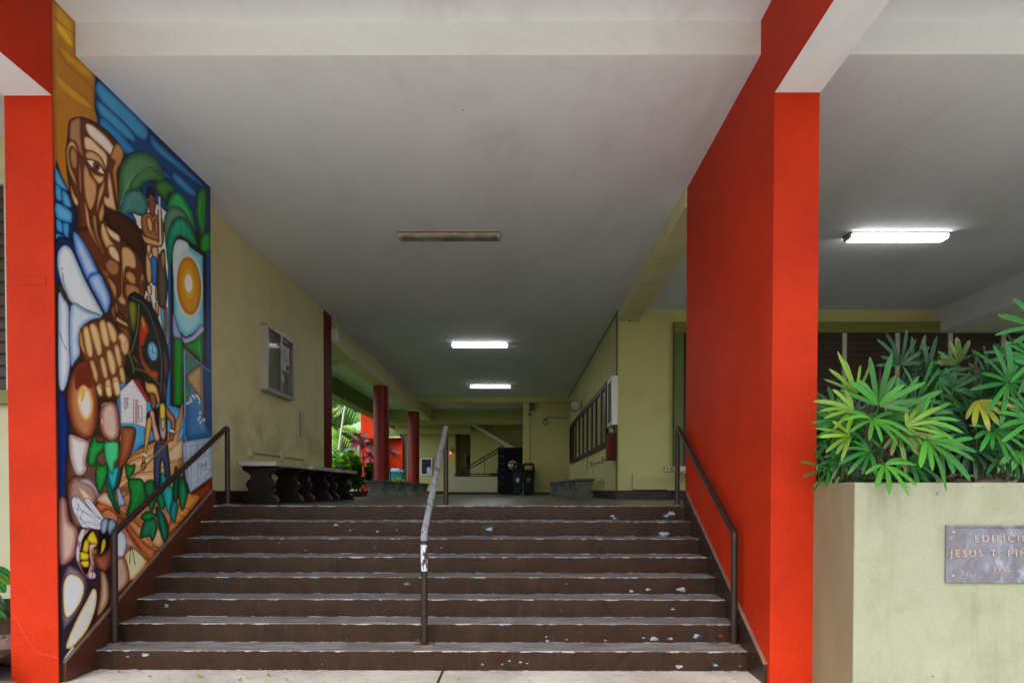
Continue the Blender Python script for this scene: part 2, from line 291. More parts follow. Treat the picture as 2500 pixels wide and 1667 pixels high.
# grounds
S('C', '3a1c10', '2a120a', 40, 0, [(128,0),(1480,0),(1480,1568),(128,1568)], sm=0)
S('A', 'a8680f', '7c4a0c', 30, 0, [(340,-20),(525,150),(530,385),(660,515),(650,740),(690,790),(690,900),(600,1100),(520,1420),(370,1160)], sm=0)
for P in ([(380,30),(470,110),(500,170),(500,320),(440,250),(380,150)], [(400,300),(500,380),(620,480),(640,560),(560,520),(430,400)], [(380,500),(480,580),(620,700),(650,760),(540,720),(400,600)]):
    S('A', 'c08a14', '96600e', 22, 0, P)
S('A', 'd8a818', 'a8720e', 14, 0, [(385,150),(440,190),(495,280),(495,330),(440,280),(390,210)])
Ln('A', '5a3408', 1.5, [(370,120),(450,190),(520,240)]); Ln('A', '6a3c0a', 1.5, [(390,340),(440,420),(520,500),(640,610)]); Ln('A', '5a3408', 1, [(480,590),(560,650),(645,740)])
S('A', '0f3c7c', '081c44', 30, 0, [(650,515),(1445,1285),(1445,1600),(1300,1600),(1100,1150),(860,1080),(680,890),(645,740)], sm=0)
for P in ([(665,560),(720,590),(1000,860),(1000,960),(950,950),(800,830),(660,650)], [(1030,920),(1100,990),(1330,1200),(1410,1290),(1380,1280),(1200,1150),(1040,1010)],
          [(655,690),(720,720),(900,890),(930,970),(860,950),(690,800)], [(1180,1180),(1230,1200),(1340,1310),(1330,1350),(1260,1310),(1180,1230)]):
    S('A', '3d92cc', '0f4a90', 24, 1.5, P, '06122e')
S('A', '1f7fc8', '1566ac', 20, 1.5, [(690,810),(760,850),(900,1000),(910,1040),(850,1045),(780,970),(690,890)], '06122e')
S('A', '1c60a8', '0c3876', 14, 1, [(1000,1080),(1080,1130),(1170,1210),(1160,1230),(1060,1170)], '06122e')
S('B', '10264e', '081430', 30, 0, [(128,540),(180,640),(250,780),(310,940),(300,1100),(250,1230),(128,1230)])
for P in ([(128,575),(180,660),(232,770),(132,708)], [(130,718),(178,762),(180,858),(133,838)], [(184,766),(238,806),(264,908),(218,906),(188,868)], [(133,874),(262,950),(268,1036),(230,1046),(135,1000)],
          [(135,1016),(183,1046),(186,1132),(138,1108)], [(192,1048),(244,1062),(244,1126),(234,1176),(196,1140)], [(138,1140),(228,1188),(140,1200)]):
    S('B', '56aade', '1f6cb4', 22, 1.2, P, '06122e')
S('B', '10264e', '081430', 30, 0, [(128,1195),(260,1190),(330,1230),(420,1568),(128,1568)])
# white ground behind the two figures, leaves
S('B', 'e4e8f0', 'c0c8da', 26, 1, [(800,720),(900,820),(1000,880),(1100,950),(1060,1100),(1110,1500),(1110,1620),(900,1620),(870,1200),(790,1060)], '1c2c4c')
S('C', 'dfe6ee', 'b8c4d8', 26, 1, [(880,0),(1110,100),(1112,980),(1060,960),(990,760),(960,620),(900,600)], '1c2c4c')
S('B', '1c4fa0', '0c2a60', 20, 1, [(700,940),(760,930),(830,1030),(800,1070),(700,980)], '06122e')
S('B', '12387c', '081c48', 18, 1, [(860,730),(960,690),(1090,860),(1110,960),(1000,880),(900,820)], '06122e')
S('B', '4c8052', '24502f', 46, 1.5, [(672,640),(700,540),(780,450),(900,432),(1010,500),(1060,600),(1072,690),(1000,680),(930,690),(860,750),(780,790),(700,960),(662,955),(676,800)], '0a1c10')
S('B', '447a46', '2a5a38', 30, .8, [(770,740),(800,660),(860,590),(950,560),(1030,610),(1066,690),(980,676),(900,700),(830,760)], '12301c')
S('B', '447e7a', '1f4a4c', 30, 1.2, [(716,810),(790,758),(880,780),(930,870),(925,960),(880,992),(790,966),(700,985),(690,940)], '0a1c20')
for P in ([(690,900),(740,740),(830,620),(960,545)], [(700,880),(760,720),(860,600),(1010,580)], [(760,900),(800,800),(860,790)]): Ln('B', '86b08c', 1, P)
S('B', '3a7a30', '184418', 24, 1.2, [(1000,700),(1080,678),(1150,730),(1165,780),(1110,800),(1096,865),(1040,815),(1000,770)], '081808')
S('B', '2fb45c', '0f5c30', 30, 1.5, [(1098,940),(1115,840),(1160,785),(1215,790),(1280,880),(1330,1000),(1352,1250),(1290,1230),(1240,1050),(1180,930)], '061c0c')
S('B', '5c8068', '2f5240', 26, 1.2, [(1072,1080),(1090,960),(1150,908),(1230,930),(1290,1020),(1345,1160),(1352,1252),(1290,1110),(1200,1010),(1130,1100),(1096,1280)], '0a1c10')
S('B', '18a07a', '0c5440', 30, 1.5, [(1095,1200),(1130,1070),(1190,1000),(1262,1020),(1330,1130),(1352,1252),(1210,1170),(1160,1240),(1122,1450),(1096,1340)], '061c14')
Ln('B', '66c8a0', 1, [(1130,1080),(1180,1180)]); Ln('B', '063c24', 1, [(1150,830),(1150,910)]); Ln('B', '063c24', 1, [(1210,1010),(1215,1165)]); Ln('B', '063c24', 1, [(1260,1030),(1275,1190)])
S('C', '0e3474', '081c48', 14, 0, [(1425,0),(1490,0),(1490,1250),(1425,1180)], sm=0)
for y in range(220, 1250, 95): Ln('C', '3a6ea8', .6, [(1434,y),(1482,y+26)])
S('B', '2a8c34', '0e4418', 22, 1.5, [(1340,950),(1352,820),(1390,745),(1432,750),(1446,830),(1432,1140),(1400,1200),(1384,1130),(1345,1000)], '061408')
S('B', '1f9a30', '0c5018', 22, 1.5, [(1384,1200),(1410,1145),(1450,1130),(1476,1150),(1476,1275),(1430,1310),(1388,1290)], '061408')
S('B', '3cae3c', '178020', 8, .6, [(1366,880),(1396,820),(1398,960),(1384,1120)], '0a2c10')
# heads: dark brown mass
S('B', '5a2e16', '30160a', 30, 2, [(240,200),(262,150),(350,128),(480,180),(600,270),(700,390),(722,470),(684,600),(672,760),(676,900),(655,960),(740,990),(830,1060),(888,1200),(915,1400),(915,1640),(560,1640),(500,1540),(400,1360),(318,1100),(312,960),(262,820),(232,650),(215,440),(225,360)])
S('C', '5a2e16', '30160a', 36, 2, [(320,0),(880,0),(912,300),(905,560),(860,620),(800,780),(790,1000),(700,1000),(640,760),(600,640),(560,500),(440,300)])
S('B', '3c1c0c', '241006', 30, 1, [(556,900),(620,930),(740,985),(840,1070),(890,1220),(900,1420),(820,1300),(700,1200),(600,1090),(545,1000)])
# head pieces
for P, c in (([(250,190),(280,150),(345,140),(350,300),(374,480),(330,440),(290,345),(246,320)], '9a7250'),
             ([(385,195),(430,188),(520,252),(600,335),(660,430),(650,478),(600,460),(520,385),(415,285)], 'f2e8da'),
             ([(375,300),(430,305),(500,370),(575,450),(582,540),(555,590),(515,500),(455,438),(385,415),(368,350)], 'ecca9c'),
             ([(384,440),(430,420),(500,455),(548,525),(562,606),(530,575),(480,520),(420,502),(388,490)], 'cf9c68'),
             ([(398,540),(440,600),(500,632),(550,644),(545,690),(500,715),(455,660)], 'd8b078'),
             ([(368,560),(395,545),(440,640),(488,715),(480,850),(432,950),(388,860),(365,700)], 'c99260'),
             ([(585,600),(612,650),(642,830),(658,940),(620,935),(560,905),(538,850),(552,808),(582,822),(572,720)], 'e0b488'),
             ([(655,355),(722,430),(704,520),(664,600),(668,720),(674,885),(650,820),(618,600),(640,520),(602,480)], 'c08048'),
             ([(218,420),(248,340),(296,350),(324,430),(306,450),(272,388),(246,440),(262,560),(300,650),(318,735),(290,705),(248,620),(224,520)], 'd6a872'),
             ([(250,430),(280,392),(316,450),(318,560),(288,585),(256,530)], 'a87848'), ([(252,700),(290,790),(328,855),(322,905),(290,885),(262,805)], 'e2bc94'),
             ([(325,560),(345,540),(357,700),(352,815),(330,745)], 'b88858'), ([(556,680),(552,770),(512,885),(492,985),(480,900),(502,760)], 'd0a068'),
             ([(540,870),(556,960),(524,1052),(496,1000),(510,930)], 'c89858'), ([(374,850),(420,960),(450,1100),(562,1345),(480,1245),(400,1085),(380,960)], 'd8a870'),
             ([(450,978),(482,1000),(500,1150),(566,1335),(490,1205),(455,1080)], 'c89464'), ([(520,1060),(560,1060),(604,1180),(648,1250),(604,1300),(560,1262),(520,1160)], 'e0b070'),
             ([(552,1068),(620,1108),(686,1160),(684,1222),(600,1172)], 'eeceA8'), ([(588,1250),(640,1248),(684,1320),(684,1392),(630,1372),(584,1310)], 'e8c09c'),
             ([(558,1410),(600,1362),(662,1388),(686,1450),(655,1505),(590,1490)], '98663c'),
             ([(698,1270),(760,1258),(822,1330),(834,1430),(800,1452),(740,1440),(722,1568),(696,1560),(698,1400)], 'd4a070')):
    S('B', c, SE if c != 'f2e8da' else 'b07a48', 15, 1.5, P, '2a1208')
S('B', 'f6ecd0', 'e0c890', 8, 1.2, [(400,505),(450,508),(505,540),(552,622),(500,604),(440,562)], '1c0c06')
El('B', '6a4432', '3c2418', 8, 1.2, 482, 556, 28, 40, -.3); El('B', '16100e', '16100e', 2, 0, 484, 560, 11, 16)
for P in ([(395,500),(460,508),(520,548),(556,620)], [(420,950),(435,1100),(520,1290)], [(700,1180),(700,1260)], [(330,470),(380,490)]): Ln('B', '1c0c06', 2, P)
for P, c in (([(728,385),(770,358),(822,400),(828,475),(785,478),(738,435)], 'c48c54'), ([(694,260),(714,420),(716,560),(748,622),(732,665),(680,645),(663,600),(690,560),(692,420)], 'c8906a'),
             ([(738,470),(850,500),(862,575),(790,612),(736,580)], 'a87244'), ([(556,400),(622,440),(664,520),(652,610),(622,560),(590,480)], 'c08a5c'),
             ([(640,640),(664,650),(672,710),(652,728)], 'd8a878'), ([(608,700),(640,660),(650,820),(622,760)], '9a6444'), ([(560,420),(470,280),(520,330),(600,380)], '8a5a34')):
    S('C', c, '5a2c12', 16, 1.4, P, '241006')
El('C', 'b88050', '5a2c12', 14, 1.4, 882, 480, 26, 104); El('C', '7a4c2c', '3a1c0c', 8, 1, 884, 500, 12, 60)
S('C', 'dca878', 'b07848', 10, 1.2, [(652,755),(750,818),(758,852),(656,796)], '1c0c06', 0); S('C', '4a2818', '38180c', 10, 1.2, [(650,735),(690,722),(760,800),(750,818),(652,756)], '1c0c06', 0)
S('C', '7a4a2c', '3c1c0c', 20, 1.4, [(666,830),(756,862),(792,960),(764,1000),(700,900)], '1c0c06')
# shirt and collar
for P, c, e in (([(148,200),(200,138),(262,170),(320,290),(390,450),(480,620),(540,745),(440,732),(320,690),(240,605),(182,480),(145,330)], 'e2f0fa', '8ea4c0'),
                ([(152,560),(192,590),(242,680),(252,900),(252,1200),(204,1392),(155,1340),(150,900)], 'e4eefc', '8ca2c8'),
                ([(256,668),(400,704),(534,760),(440,790),(362,850),(332,960),(342,1080),(296,1150),(256,1165)], 'd0e0f6', '6c8cc4'),
                ([(278,30),(330,50),(400,160),(498,370),(440,398),(402,432),(350,320),(298,180)], 'b4ccfa', '2c62cc'),
                ([(410,432),(504,378),(562,480),(606,600),(592,690),(560,728),(500,620)], 'accaff', '2c62cc')):
    S('C', c, e, 30, 2, P, '081430')
Ln('C', '40506c', 2, [(190,380),(200,480),(235,600),(250,680)]); Ln('C', '5c6c88', 1.4, [(170,500),(200,620)]); Ln('C', '40506c', 1.8, [(165,900),(190,980),(222,1050)]); El('C', '202030', '202030', 1, 0, 184, 342, 4, 9)
# dark shield with red band
S('C', '1c1712', '0c0a08', 30, 2, [(760,600),(800,550),(840,556),(960,660),(1040,830),(1095,1000),(1112,1200),(1100,1420),(1060,1600),(940,1560),(880,1300),(800,1290),(740,1250),(722,1110),(775,990),(800,800)], '060404')
S('C', '7c7c1c', '2c3010', 22, 1.2, [(765,625),(830,640),(838,760),(806,905),(760,740)], '060404'); S('C', 'd04c10', '54240c', 24, 1.2, [(872,735),(912,790),(945,880),(905,960),(880,1020),(898,1130),(964,1215),(1022,1235),(1012,1312),(918,1250),(858,1120),(850,960)], '060404')
S('C', 'c81810', 'b83010', 12, 0, [(874,860),(902,880),(900,980),(878,1010),(864,930)]); S('C', 'e0a010', 'c85c10', 10, 0, [(874,760),(896,790),(910,850),(886,850)])
El('C', '84c4f0', '3a7cb8', 18, 2, 972, 1062, 46, 86, -.15); Ln('C', '28506c', 1.5, [(925,1040),(1010,1085)]); Ln('C', '28506c', 1.5, [(965,1000),(980,1120)])
for P in ([(790,590),(900,660),(980,830),(1030,1000),(1050,1180),(1040,1420)], [(850,650),(840,860),(790,1050),(760,1075)], [(760,1075),(800,1180),(806,1250)], [(820,1210),(930,1250),(1030,1350)], [(800,1100),(840,1160)]):
    Ln('C', '6e6c28' if P[0][0] > 700 and P[-1][0] < 1035 else '50545c', 3, P)
for P in ([(1060,1060),(1100,1120),(1106,1260),(1080,1330)], [(1060,1330),(1095,1360),(1080,1480),(1060,1450)]): S('C', '6a4428', '2a1c14', 14, 1, P, '060404')
# two figures
for P, c in (([(880,985),(960,960),(1022,1000),(1034,1150),(1010,1235),(920,1185),(878,1100)], '9a6236'), ([(915,1010),(950,1000),(975,1060),(968,1130),(930,1110)], 'd8a468'), ([(985,1030),(1015,1040),(1022,1140),(995,1150)], 'c08a54'),
             ([(874,1120),(902,1160),(1036,1212),(1044,1258),(920,1232),(880,1180)], 'd0a068'), ([(918,1240),(960,1245),(950,1330),(924,1320)], 'e0b884'), ([(960,1262),(1016,1262),(1022,1340),(975,1355)], 'dcae78'),
             ([(932,820),(962,798),(998,860),(994,940),(972,1004),(942,940)], '7c4a2a'), ([(1014,940),(1044,930),(1052,980),(1022,992)], 'a06c40'), ([(1045,1000),(1062,1060),(1068,1200),(1050,1215)], 'c89460')):
    S('B', c, '4c2410', 12, 1.2, P, '1c0c06')
S('B', '1a1a28', '0c0c14', 10, 1, [(918,745),(960,735),(992,765),(990,820),(955,800),(925,840)], '060404')
S('C', '2c70b4', '103c70', 14, 1.2, [(952,250),(1015,270),(1008,460),(968,470)], '060c1c')
for P, c in (([(912,215),(955,280),(965,440),(940,470),(915,420)], 'd4a472'), ([(920,490),(960,490),(962,570),(930,560)], 'e4bc90'), ([(918,580),(958,590),(950,640),(925,620)], 'c08450'), ([(998,480),(1018,520),(1015,620),(995,600)], 'c89462'), ([(994,640),(1025,650),(1024,762),(998,712)], 'd4a472')):
    S('C', c, '5c3014', 10, 1.2, P, '1c0c06')
Ln('B', 'dccab4', 5, [(1030,830),(1040,1225)]); S('C', '5a4c40', '241c18', 22, 1.4, [(1010,300),(1040,200),(1075,180),(1085,330),(1104,500),(1078,690),(1030,662),(1008,520)], '0c0806'); S('C', 'a87450', '5c3420', 10, 1, [(1045,210),(1075,200),(1080,290),(1065,360),(1046,300)], '0c0806')
S('C', '5ca8d4', '2c6c9c', 10, 1, [(1040,690),(1072,710),(1075,900),(1050,820)], '0c0806'); S('C', '98683c', '5c3818', 10, 1, [(1076,700),(1100,700),(1098,980),(1078,930)], '0c0806')
S('C', '2a86d4', '0c3478', 10, 1.4, [(1106,330),(1130,330),(1128,1540),(1082,1568),(1090,1400),(1120,1180),(1100,1000),(1112,990)], '060c1c', 0)
# the sun panel
S('C', '2c140a', '1c0c06', 10, 1.4, [(1130,320),(1150,190),(1182,66),(1215,58),(1434,205),(1436,1200),(1400,1150),(1400,900),(1236,1000),(1236,1556),(1130,1545)], '0c0604', 0)
S('C', '9cdcf2', '4ab0d8', 36, 1.4, [(1146,200),(1192,82),(1410,232),(1414,832),(1384,842),(1330,902),(1258,938),(1200,880),(1158,760)], '14283c', 0)
S('C', 'dcecf4', 'b4dcec', 40, 0, [(1150,200),(1192,90),(1290,150),(1180,330),(1155,420)])
El('C', 'e8d49c', 'b8dce0', 44, 0, 1284, 490, 124, 288, -.06); El('C', 'd88c10', 'a8640c', 26, 0, 1288, 492, 106, 252, -.06); El('C', 'e8a828', 'd08810', 16, 0, 1286, 476, 62, 150, -.06); El('C', 'fafafc', 'f0e8e0', 10, 0, 1284, 470, 34, 80, -.06)
S('C', '9898d0', '6c6cac', 14, 1.4, [(1150,730),(1200,870),(1226,942),(1190,952),(1150,932)], '0c1018'); S('C', 'b0b8e0', '7c84b8', 14, 1.4, [(1228,930),(1262,945),(1330,910),(1392,830),(1415,850),(1416,885),(1345,960),(1250,992)], '0c1018')
S('C', '088c10', '045008', 24, 1.6, [(1154,930),(1226,952),(1240,1010),(1232,1534),(1156,1522)], '041004', 0); S('C', '189020', '0a5c10', 26, 1.4, [(1240,1002),(1330,966),(1414,892),(1414,1165),(1340,1090)], '041004', 0)
# yard panel with its wire fence
S('D', '3c78b0', '1f4c84', 50, 1, [(1238,0),(1300,60),(1486,192),(1490,780),(1254,806)], '0c1c30', 0)
S('D', '3c7858', '28587c', 24, 0, [(1250,30),(1330,90),(1390,150),(1280,240),(1255,330)]); S('D', '4c8c40', '2c6450', 18, 0, [(1256,340),(1290,340),(1300,400),(1280,460),(1256,450)])
S('D', '1c3c78', '142c60', 20, 0, [(1410,170),(1484,210),(1488,700),(1420,620)])
S('D', 'c49c64', '6c4020', 20, 1.4, [(1268,250),(1300,205),(1396,150),(1404,300),(1402,450),(1360,400),(1290,310)], '241008')
for k in range(6): Ln('D', '5a3820', .8, [(1275+k*22,240-k*14),(1330+k*16,330+k*16)])
for k in range(5): Ln('D', 'e4c48c', .8, [(1280+k*8,290+k*18),(1400,200+k*40)])
S('D', '7c4c28', '4c2c14', 8, 1, [(1404,200),(1424,420),(1424,600),(1408,600)], '140804')
for (x, y) in ((1300,440),(1320,415),(1335,430),(1350,410),(1365,420),(1380,470),(1375,440),(1290,470),(1272,480),(1385,560),(1380,600),(1385,650),(1400,630),(1420,620),(1370,620),(1310,460)): El('D', 'f0f4fa', 'b4cce4', 6, .5, x, y, 10, 15, 0, '2c4c70')
for k in range(14):
    Ln('D', '7c98b0', .35, [(1262+k*18,20+k*14),(1262+k*18-40,120+k*14),(1262+k*18,220+k*14),(1262+k*18-40,330+k*14),(1262+k*18,440+k*14),(1262+k*18-40,560+k*14),(1262+k*18,700)])
Ln('D', '94a4b4', 3, [(1247,20),(1250,400),(1256,800)]); Ln('D', '80909c', 2, [(1250,10),(1400,150),(1480,205)]); Ln('D', '80909c', 2, [(1404,160),(1404,700)]); Ln('D', 'b4bcc4', 1, [(1375,-60),(1395,140)])
# fields
S('D', '48a8e0', '2c7cc0', 30, 1, [(690,380),(1060,480),(1240,560),(1240,820),(1100,760),(980,800),(860,860),(760,960),(690,760)], '0c2c48')
S('D', 'e8a868', 'b4703c', 50, 1.4, [(1236,520),(1236,1260),(1260,1430),(700,1500),(560,1330),(650,1120),(700,1020),(790,920),(900,850),(1050,780),(1150,680),(1200,570)], '1c0c06')
S('D', '78c0e4', '4ca0d0', 12, 1, [(1236,600),(1212,700),(1185,830),(1215,800),(1238,740)], '1c3c50')
for P in ([(690,1060),(820,960),(960,930),(1110,800),(1236,680)], [(720,1120),(860,1085),(1000,1060),(1120,1000),(1236,950)], [(700,1020),(800,930),(900,900)], [(760,1180),(900,1150),(985,1160)], [(1110,890),(1180,830),(1236,770)], [(690,1160),(840,1075),(900,1078)]): Ln('D', '241008', 1.4, P)
for P in ([(800,985),(900,955),(985,945),(980,990),(850,1040)], [(1115,900),(1225,800),(1225,940),(1130,985)], [(730,1150),(830,1100),(980,1090),(980,1140),(850,1160)]): S('D', 'f4c898', 'd89860', 20, 0, P)
# light wall at the right
S('D', 'c4d2e8', '8498bc', 26, 1.4, [(1228,830),(1256,806),(1492,768),(1492,1118),(1300,1256),(1262,1150),(1238,1000)], '1c2c40', 0)
for P in ([(1256,806),(1262,850),(1492,815)], [(1262,850),(1270,1000),(1290,1240)], [(1300,850),(1310,1200)], [(1360,830),(1366,1170)], [(1310,1180),(1400,1130),(1490,1060)], [(1366,960),(1490,920)], [(1430,1100),(1436,1160)], [(1420,820),(1424,930)]): Ln('D', '54688c', 1.2, P)
Ln('D', '1c2c40', 1.2, [(1375,1030),(1390,1000),(1395,1035),(1410,1005),(1420,1030),(1440,990),(1436,1035)]); Ln('D', '1c2c40', 1, [(1380,1060),(1400,1045),(1420,1062),(1440,1042),(1466,1058),(1480,1045)]); Ln('D', '1c2c40', 1, [(1392,1070),(1394,1100)])
S('D', '8a3414', '5c1c0a', 20, 1.2, [(1300,1262),(1400,1200),(1492,1118),(1492,1240),(1380,1330)], '140804', 0)
# stones and eggs on the left
S('D', '142c70', '0a1640', 30, 0, [(146,360),(215,400),(250,700),(240,1050),(232,1320),(152,1320)], sm=0)
S('D', '6c4438', '34180f', 40, 0, [(230,900),(420,740),(560,760),(700,760),(720,1000),(660,1260),(500,1500),(240,1500)])
for P, c, e, R in (([(226,440),(246,280),(318,140),(400,118),(460,250),(496,420),(494,640),(448,765),(370,788),(286,710),(240,570)], 'c4764c', '5c2412', 44),
                   ([(300,190),(350,140),(410,150),(446,270),(440,350),(360,320),(300,360)], '6a2012', '74281a', 30),
                   ([(312,440),(340,350),(375,318),(432,380),(456,500),(432,600),(380,624),(334,556)], 'fff0e0', 'e89038', 26),
                   ([(505,610),(530,500),(600,458),(662,500),(688,640),(682,764),(604,812),(530,744)], 'e4b8a4', '6c3024', 34),
                   ([(690,700),(760,676),(824,700),(818,790),(780,925),(704,1044),(664,1044),(682,850)], 'a85a34', '5c2814', 34),
                   ([(240,790),(262,748),(400,800),(418,850),(392,980),(402,1060),(344,1112),(290,1082),(250,950)], 'f4ecea', '9c7468', 34),
                   ([(232,1190),(290,1108),(400,1130),(480,1200),(506,1290),(484,1350),(440,1420),(340,1560),(280,1530),(236,1350)], 'b08474', '542a1c', 40),
                   ([(318,1160),(400,1128),(472,1190),(508,1282),(484,1290),(430,1206)], 'c4acac', '705058', 16), ([(318,1200),(400,1250),(452,1330),(440,1376),(370,1306)], 'f0d4b0', 'b08460', 14)):
    S('D', c, e, R, 2 if R > 30 else 0, P, '1c0c0a')
Ln('D', 'fdfdfd', 1.5, [(525,500),(545,482),(568,478)]); Ln('D', 'f0e8e8', 2.5, [(532,620),(530,650)]); Ln('D', 'e8c8b0', 1.5, [(690,765),(690,805)]); S('D', 'ffb828', 'f0a030', 8, 0, [(348,400),(366,336),(384,380),(372,440),(350,470)])
# hand
S('C', '6c3a1c', '4c2410', 20, 0, [(340,870),(450,800),(560,780),(670,880),(770,960),(740,1110),(720,1330),(690,1440),(600,1440),(500,1440),(420,1200),(350,1070)])
for P in ([(333,920),(350,880),(372,1000),(392,1094),(356,1056),(336,990)], [(362,868),(396,836),(432,896),(458,1060),(442,1118),(400,1096),(372,985)], [(418,836),(460,812),(502,868),(532,1000),(532,1084),(490,1098),(458,1010),(430,920)],
          [(504,812),(542,782),(584,838),(602,960),(592,1024),(545,1014),(514,922)], [(562,812),(602,804),(652,868),(668,950),(642,994),(600,962),(578,882)], [(664,930),(710,896),(762,956),(768,1050),(732,1098),(696,1052),(684,980)],
          [(422,1152),(458,1140),(498,1250),(492,1334),(460,1304),(440,1232)], [(508,1122),(548,1112),(582,1220),(582,1294),(546,1294),(520,1212)], [(566,1062),(612,1046),(654,1160),(652,1256),(612,1264),(580,1182)], [(632,1012),(676,1004),(704,1110),(702,1194),(670,1196),(644,1112)],
          [(478,1362),(520,1330),(542,1408),(532,1456),(502,1448),(484,1402)], [(556,1312),(602,1300),(622,1400),(612,1462),(570,1454),(554,1372)], [(618,1290),(670,1280),(698,1380),(692,1444),(650,1452),(624,1392)], [(676,1212),(716,1200),(738,1290),(732,1344),(696,1334)]):
    S('C', 'eebc80', '90562a', 18, 1.6, P, '34180a')
for P in ([(484,1370),(504,1356),(528,1400),(520,1440),(498,1430)], [(562,1376),(604,1366),(614,1440),(580,1446)], [(630,1330),(674,1324),(690,1420),(652,1436)]): S('C', 'f4d4a0', 'd4a060', 10, .8, P, '5c3014')
Ln('C', '34180a', 1.5, [(745,970),(728,1000),(740,1040)])
# house
S('D', '58a4dc', '3480bc', 14, 1, [(690,310),(740,300),(700,360)], '0c1c30'); S('D', 'c4202a', '8c1018', 14, 1.4, [(800,260),(850,282),(900,370),(944,440),(925,480),(860,380)], '240404', 0)
S('D', 'f6f2f4', 'd0c4c8', 16, 1.4, [(688,372),(798,268),(925,470),(918,692),(804,656),(694,652)], '3c2c30', 0)
for k in range(9): y = 330+k*37; Ln('D', '9c8c94', .7, [(max(690, 800-(y-268)*1.05), y),(min(922, 800+(y-268)*.62), y+14)])
for P in ([(726,426),(726,516),(740,520),(740,430)], [(752,430),(756,512)], [(738,430),(764,436)], [(806,440),(806,655)], [(850,500),(852,600),(864,640)], [(878,510),(880,640)], [(850,500),(878,508)]): Ln('D', '4c3438', 1.5, P)
for k in range(7): S('D', 'e0b4a8', 'b07c70', 8, .6, [(822,446+k*30),(840,450+k*30),(840,470+k*30),(822,466+k*30)], '5c342c')
for P in ([(698,660),(698,725)], [(800,665),(800,730)], [(898,690),(898,760)]): Ln('D', '4c5c70', 1.8, P)
# farmer
S('D', '1c1410', '0c0806', 6, 0, [(925,560),(1000,520),(1090,490),(1100,700),(1090,820),(1000,830),(960,700),(920,640)])
for P, c, e in (([(905,282),(930,300),(975,305),(1012,345),(1036,460),(1012,472),(985,400),(930,388),(910,350)], 'f0b45c', 'a8541c'), ([(938,395),(990,400),(1010,470),(994,525),(962,522),(950,480),(944,440)], '8a543c', '4c281a'),
                ([(944,560),(980,545),(1000,650),(1034,770),(1020,804),(988,794),(968,690)], 'ecb4a4', 'a06c60'), ([(1034,490),(1078,488),(1088,640),(1088,760),(1062,798),(1034,745),(1028,600)], 'c8b4c0', '7c6470'),
                ([(1036,492),(1076,490),(1080,600),(1040,610)], 'f8d850', 'c89820'), ([(1045,630),(1078,628),(1070,700),(1054,716)], 'f8e8b0', 'c89440'), ([(925,615),(958,600),(962,690),(922,880),(908,955),(890,1050),(876,1032),(895,885),(908,720)], 'f0b860', 'a86c2c'),
                ([(1085,500),(1130,550),(1168,612),(1162,740),(1142,796),(1118,782),(1132,660),(1090,590)], 'b87858', '6c3c28'), ([(994,832),(1092,826),(1110,920),(1128,1150),(1092,1175),(1062,985),(1045,1000),(1030,1214),(990,1204),(982,985)], '3c4864', '181e30'),
                ([(872,1010),(908,985),(912,1040),(880,1060)], 'b87850', '70402c'), ([(1118,740),(1150,745),(1152,800),(1124,800)], 'b87850', '70402c')):
    S('D', c, e, 16, 1.6, P, '0c0604')
Ln('D', '6c3c24', 5, [(1000,815),(1085,812)]); Ln('D', '7c4c40', 5, [(690,1220),(880,1048),(1160,762)]); Ln('D', 'c8a090', 1, [(700,1208),(880,1042),(1150,764)])
for P in ([(892,920),(915,935)], [(1128,715),(1152,725)]): Ln('D', 'f0e4dc', 6, P)
# lower earth and boulders
S('E', 'c87c50', '8a4420', 50, 0, [(455,270),(560,180),(760,100),(1240,180),(1320,235),(1000,640),(640,1020),(560,800),(500,500)], sm=0)
for P, c, e in (([(455,300),(480,258),(560,262),(690,380),(880,600),(960,650),(900,740),(760,560),(640,380),(560,320),(500,340)], 'd4743c', '8a3818'), ([(640,320),(720,370),(800,430),(990,600),(1010,620),(960,660),(860,600),(740,460)], 'f4a468', 'a85428'),
                ([(690,720),(720,640),(770,600),(890,745),(742,912)], 'fce4a4', 'd46c1c'), ([(590,760),(690,715),(735,890),(664,1000),(600,990)], 'd4a888', '744428'), ([(1080,400),(1200,200),(1260,185),(1320,232),(1070,520)], 'f0963c', 'a8481c'),
                ([(860,520),(960,470),(1060,520),(990,640),(930,610)], 'f4b07c', 'b46438'), ([(470,250),(500,190),(560,175),(600,250),(620,310)], 'ecc4a0', 'a87050'), ([(660,700),(640,380),(760,560),(880,740),(760,640)], 'd89078', '9a4c34')):
    S('E', c, e, 26, 1.5, P, '240c06')
for P in ([(1150,360),(1230,400)], [(1190,300),(1240,320)], [(1110,420),(1180,440)], [(900,620),(990,632)], [(690,300),(800,400),(900,470)], [(630,180),(720,160)], [(640,250),(720,300)]): Ln('E', '240c06', 1.3, P)
S('E', '30202c', '1a1018', 30, 0, [(150,760),(330,700),(600,760),(620,1000),(440,1250),(180,1600),(150,1600)], sm=0)
for P, c, e, R in (([(150,250),(212,236),(240,400),(312,490),(286,700),(185,785),(150,700)], 'ecb8a0', '6c3a34', 40), ([(165,960),(215,790),(285,795),(372,880),(385,985),(335,1130),(240,1270),(180,1300)], '8a7c84', '3c2c38', 30),
                   ([(182,960),(222,862),(285,858),(345,905),(362,985),(322,1105),(240,1212),(192,1180)], 'fefcf4', 'f0a028', 16), ([(208,1440),(290,1240),(390,1050),(432,975),(466,1005),(456,1135),(392,1310),(290,1440),(232,1476)], 'f4e8d4', 'ec9c28', 16),
                   ([(495,825),(548,865),(574,980),(562,1096),(466,1210),(492,1000)], 'dcb48c', '703c20', 26), ([(290,600),(330,500),(380,470),(440,480),(470,600),(450,800),(400,900),(300,770)], 'c89488', '6c3c38', 26)):
    S('E', c, e, R, 2, P, '140c14')
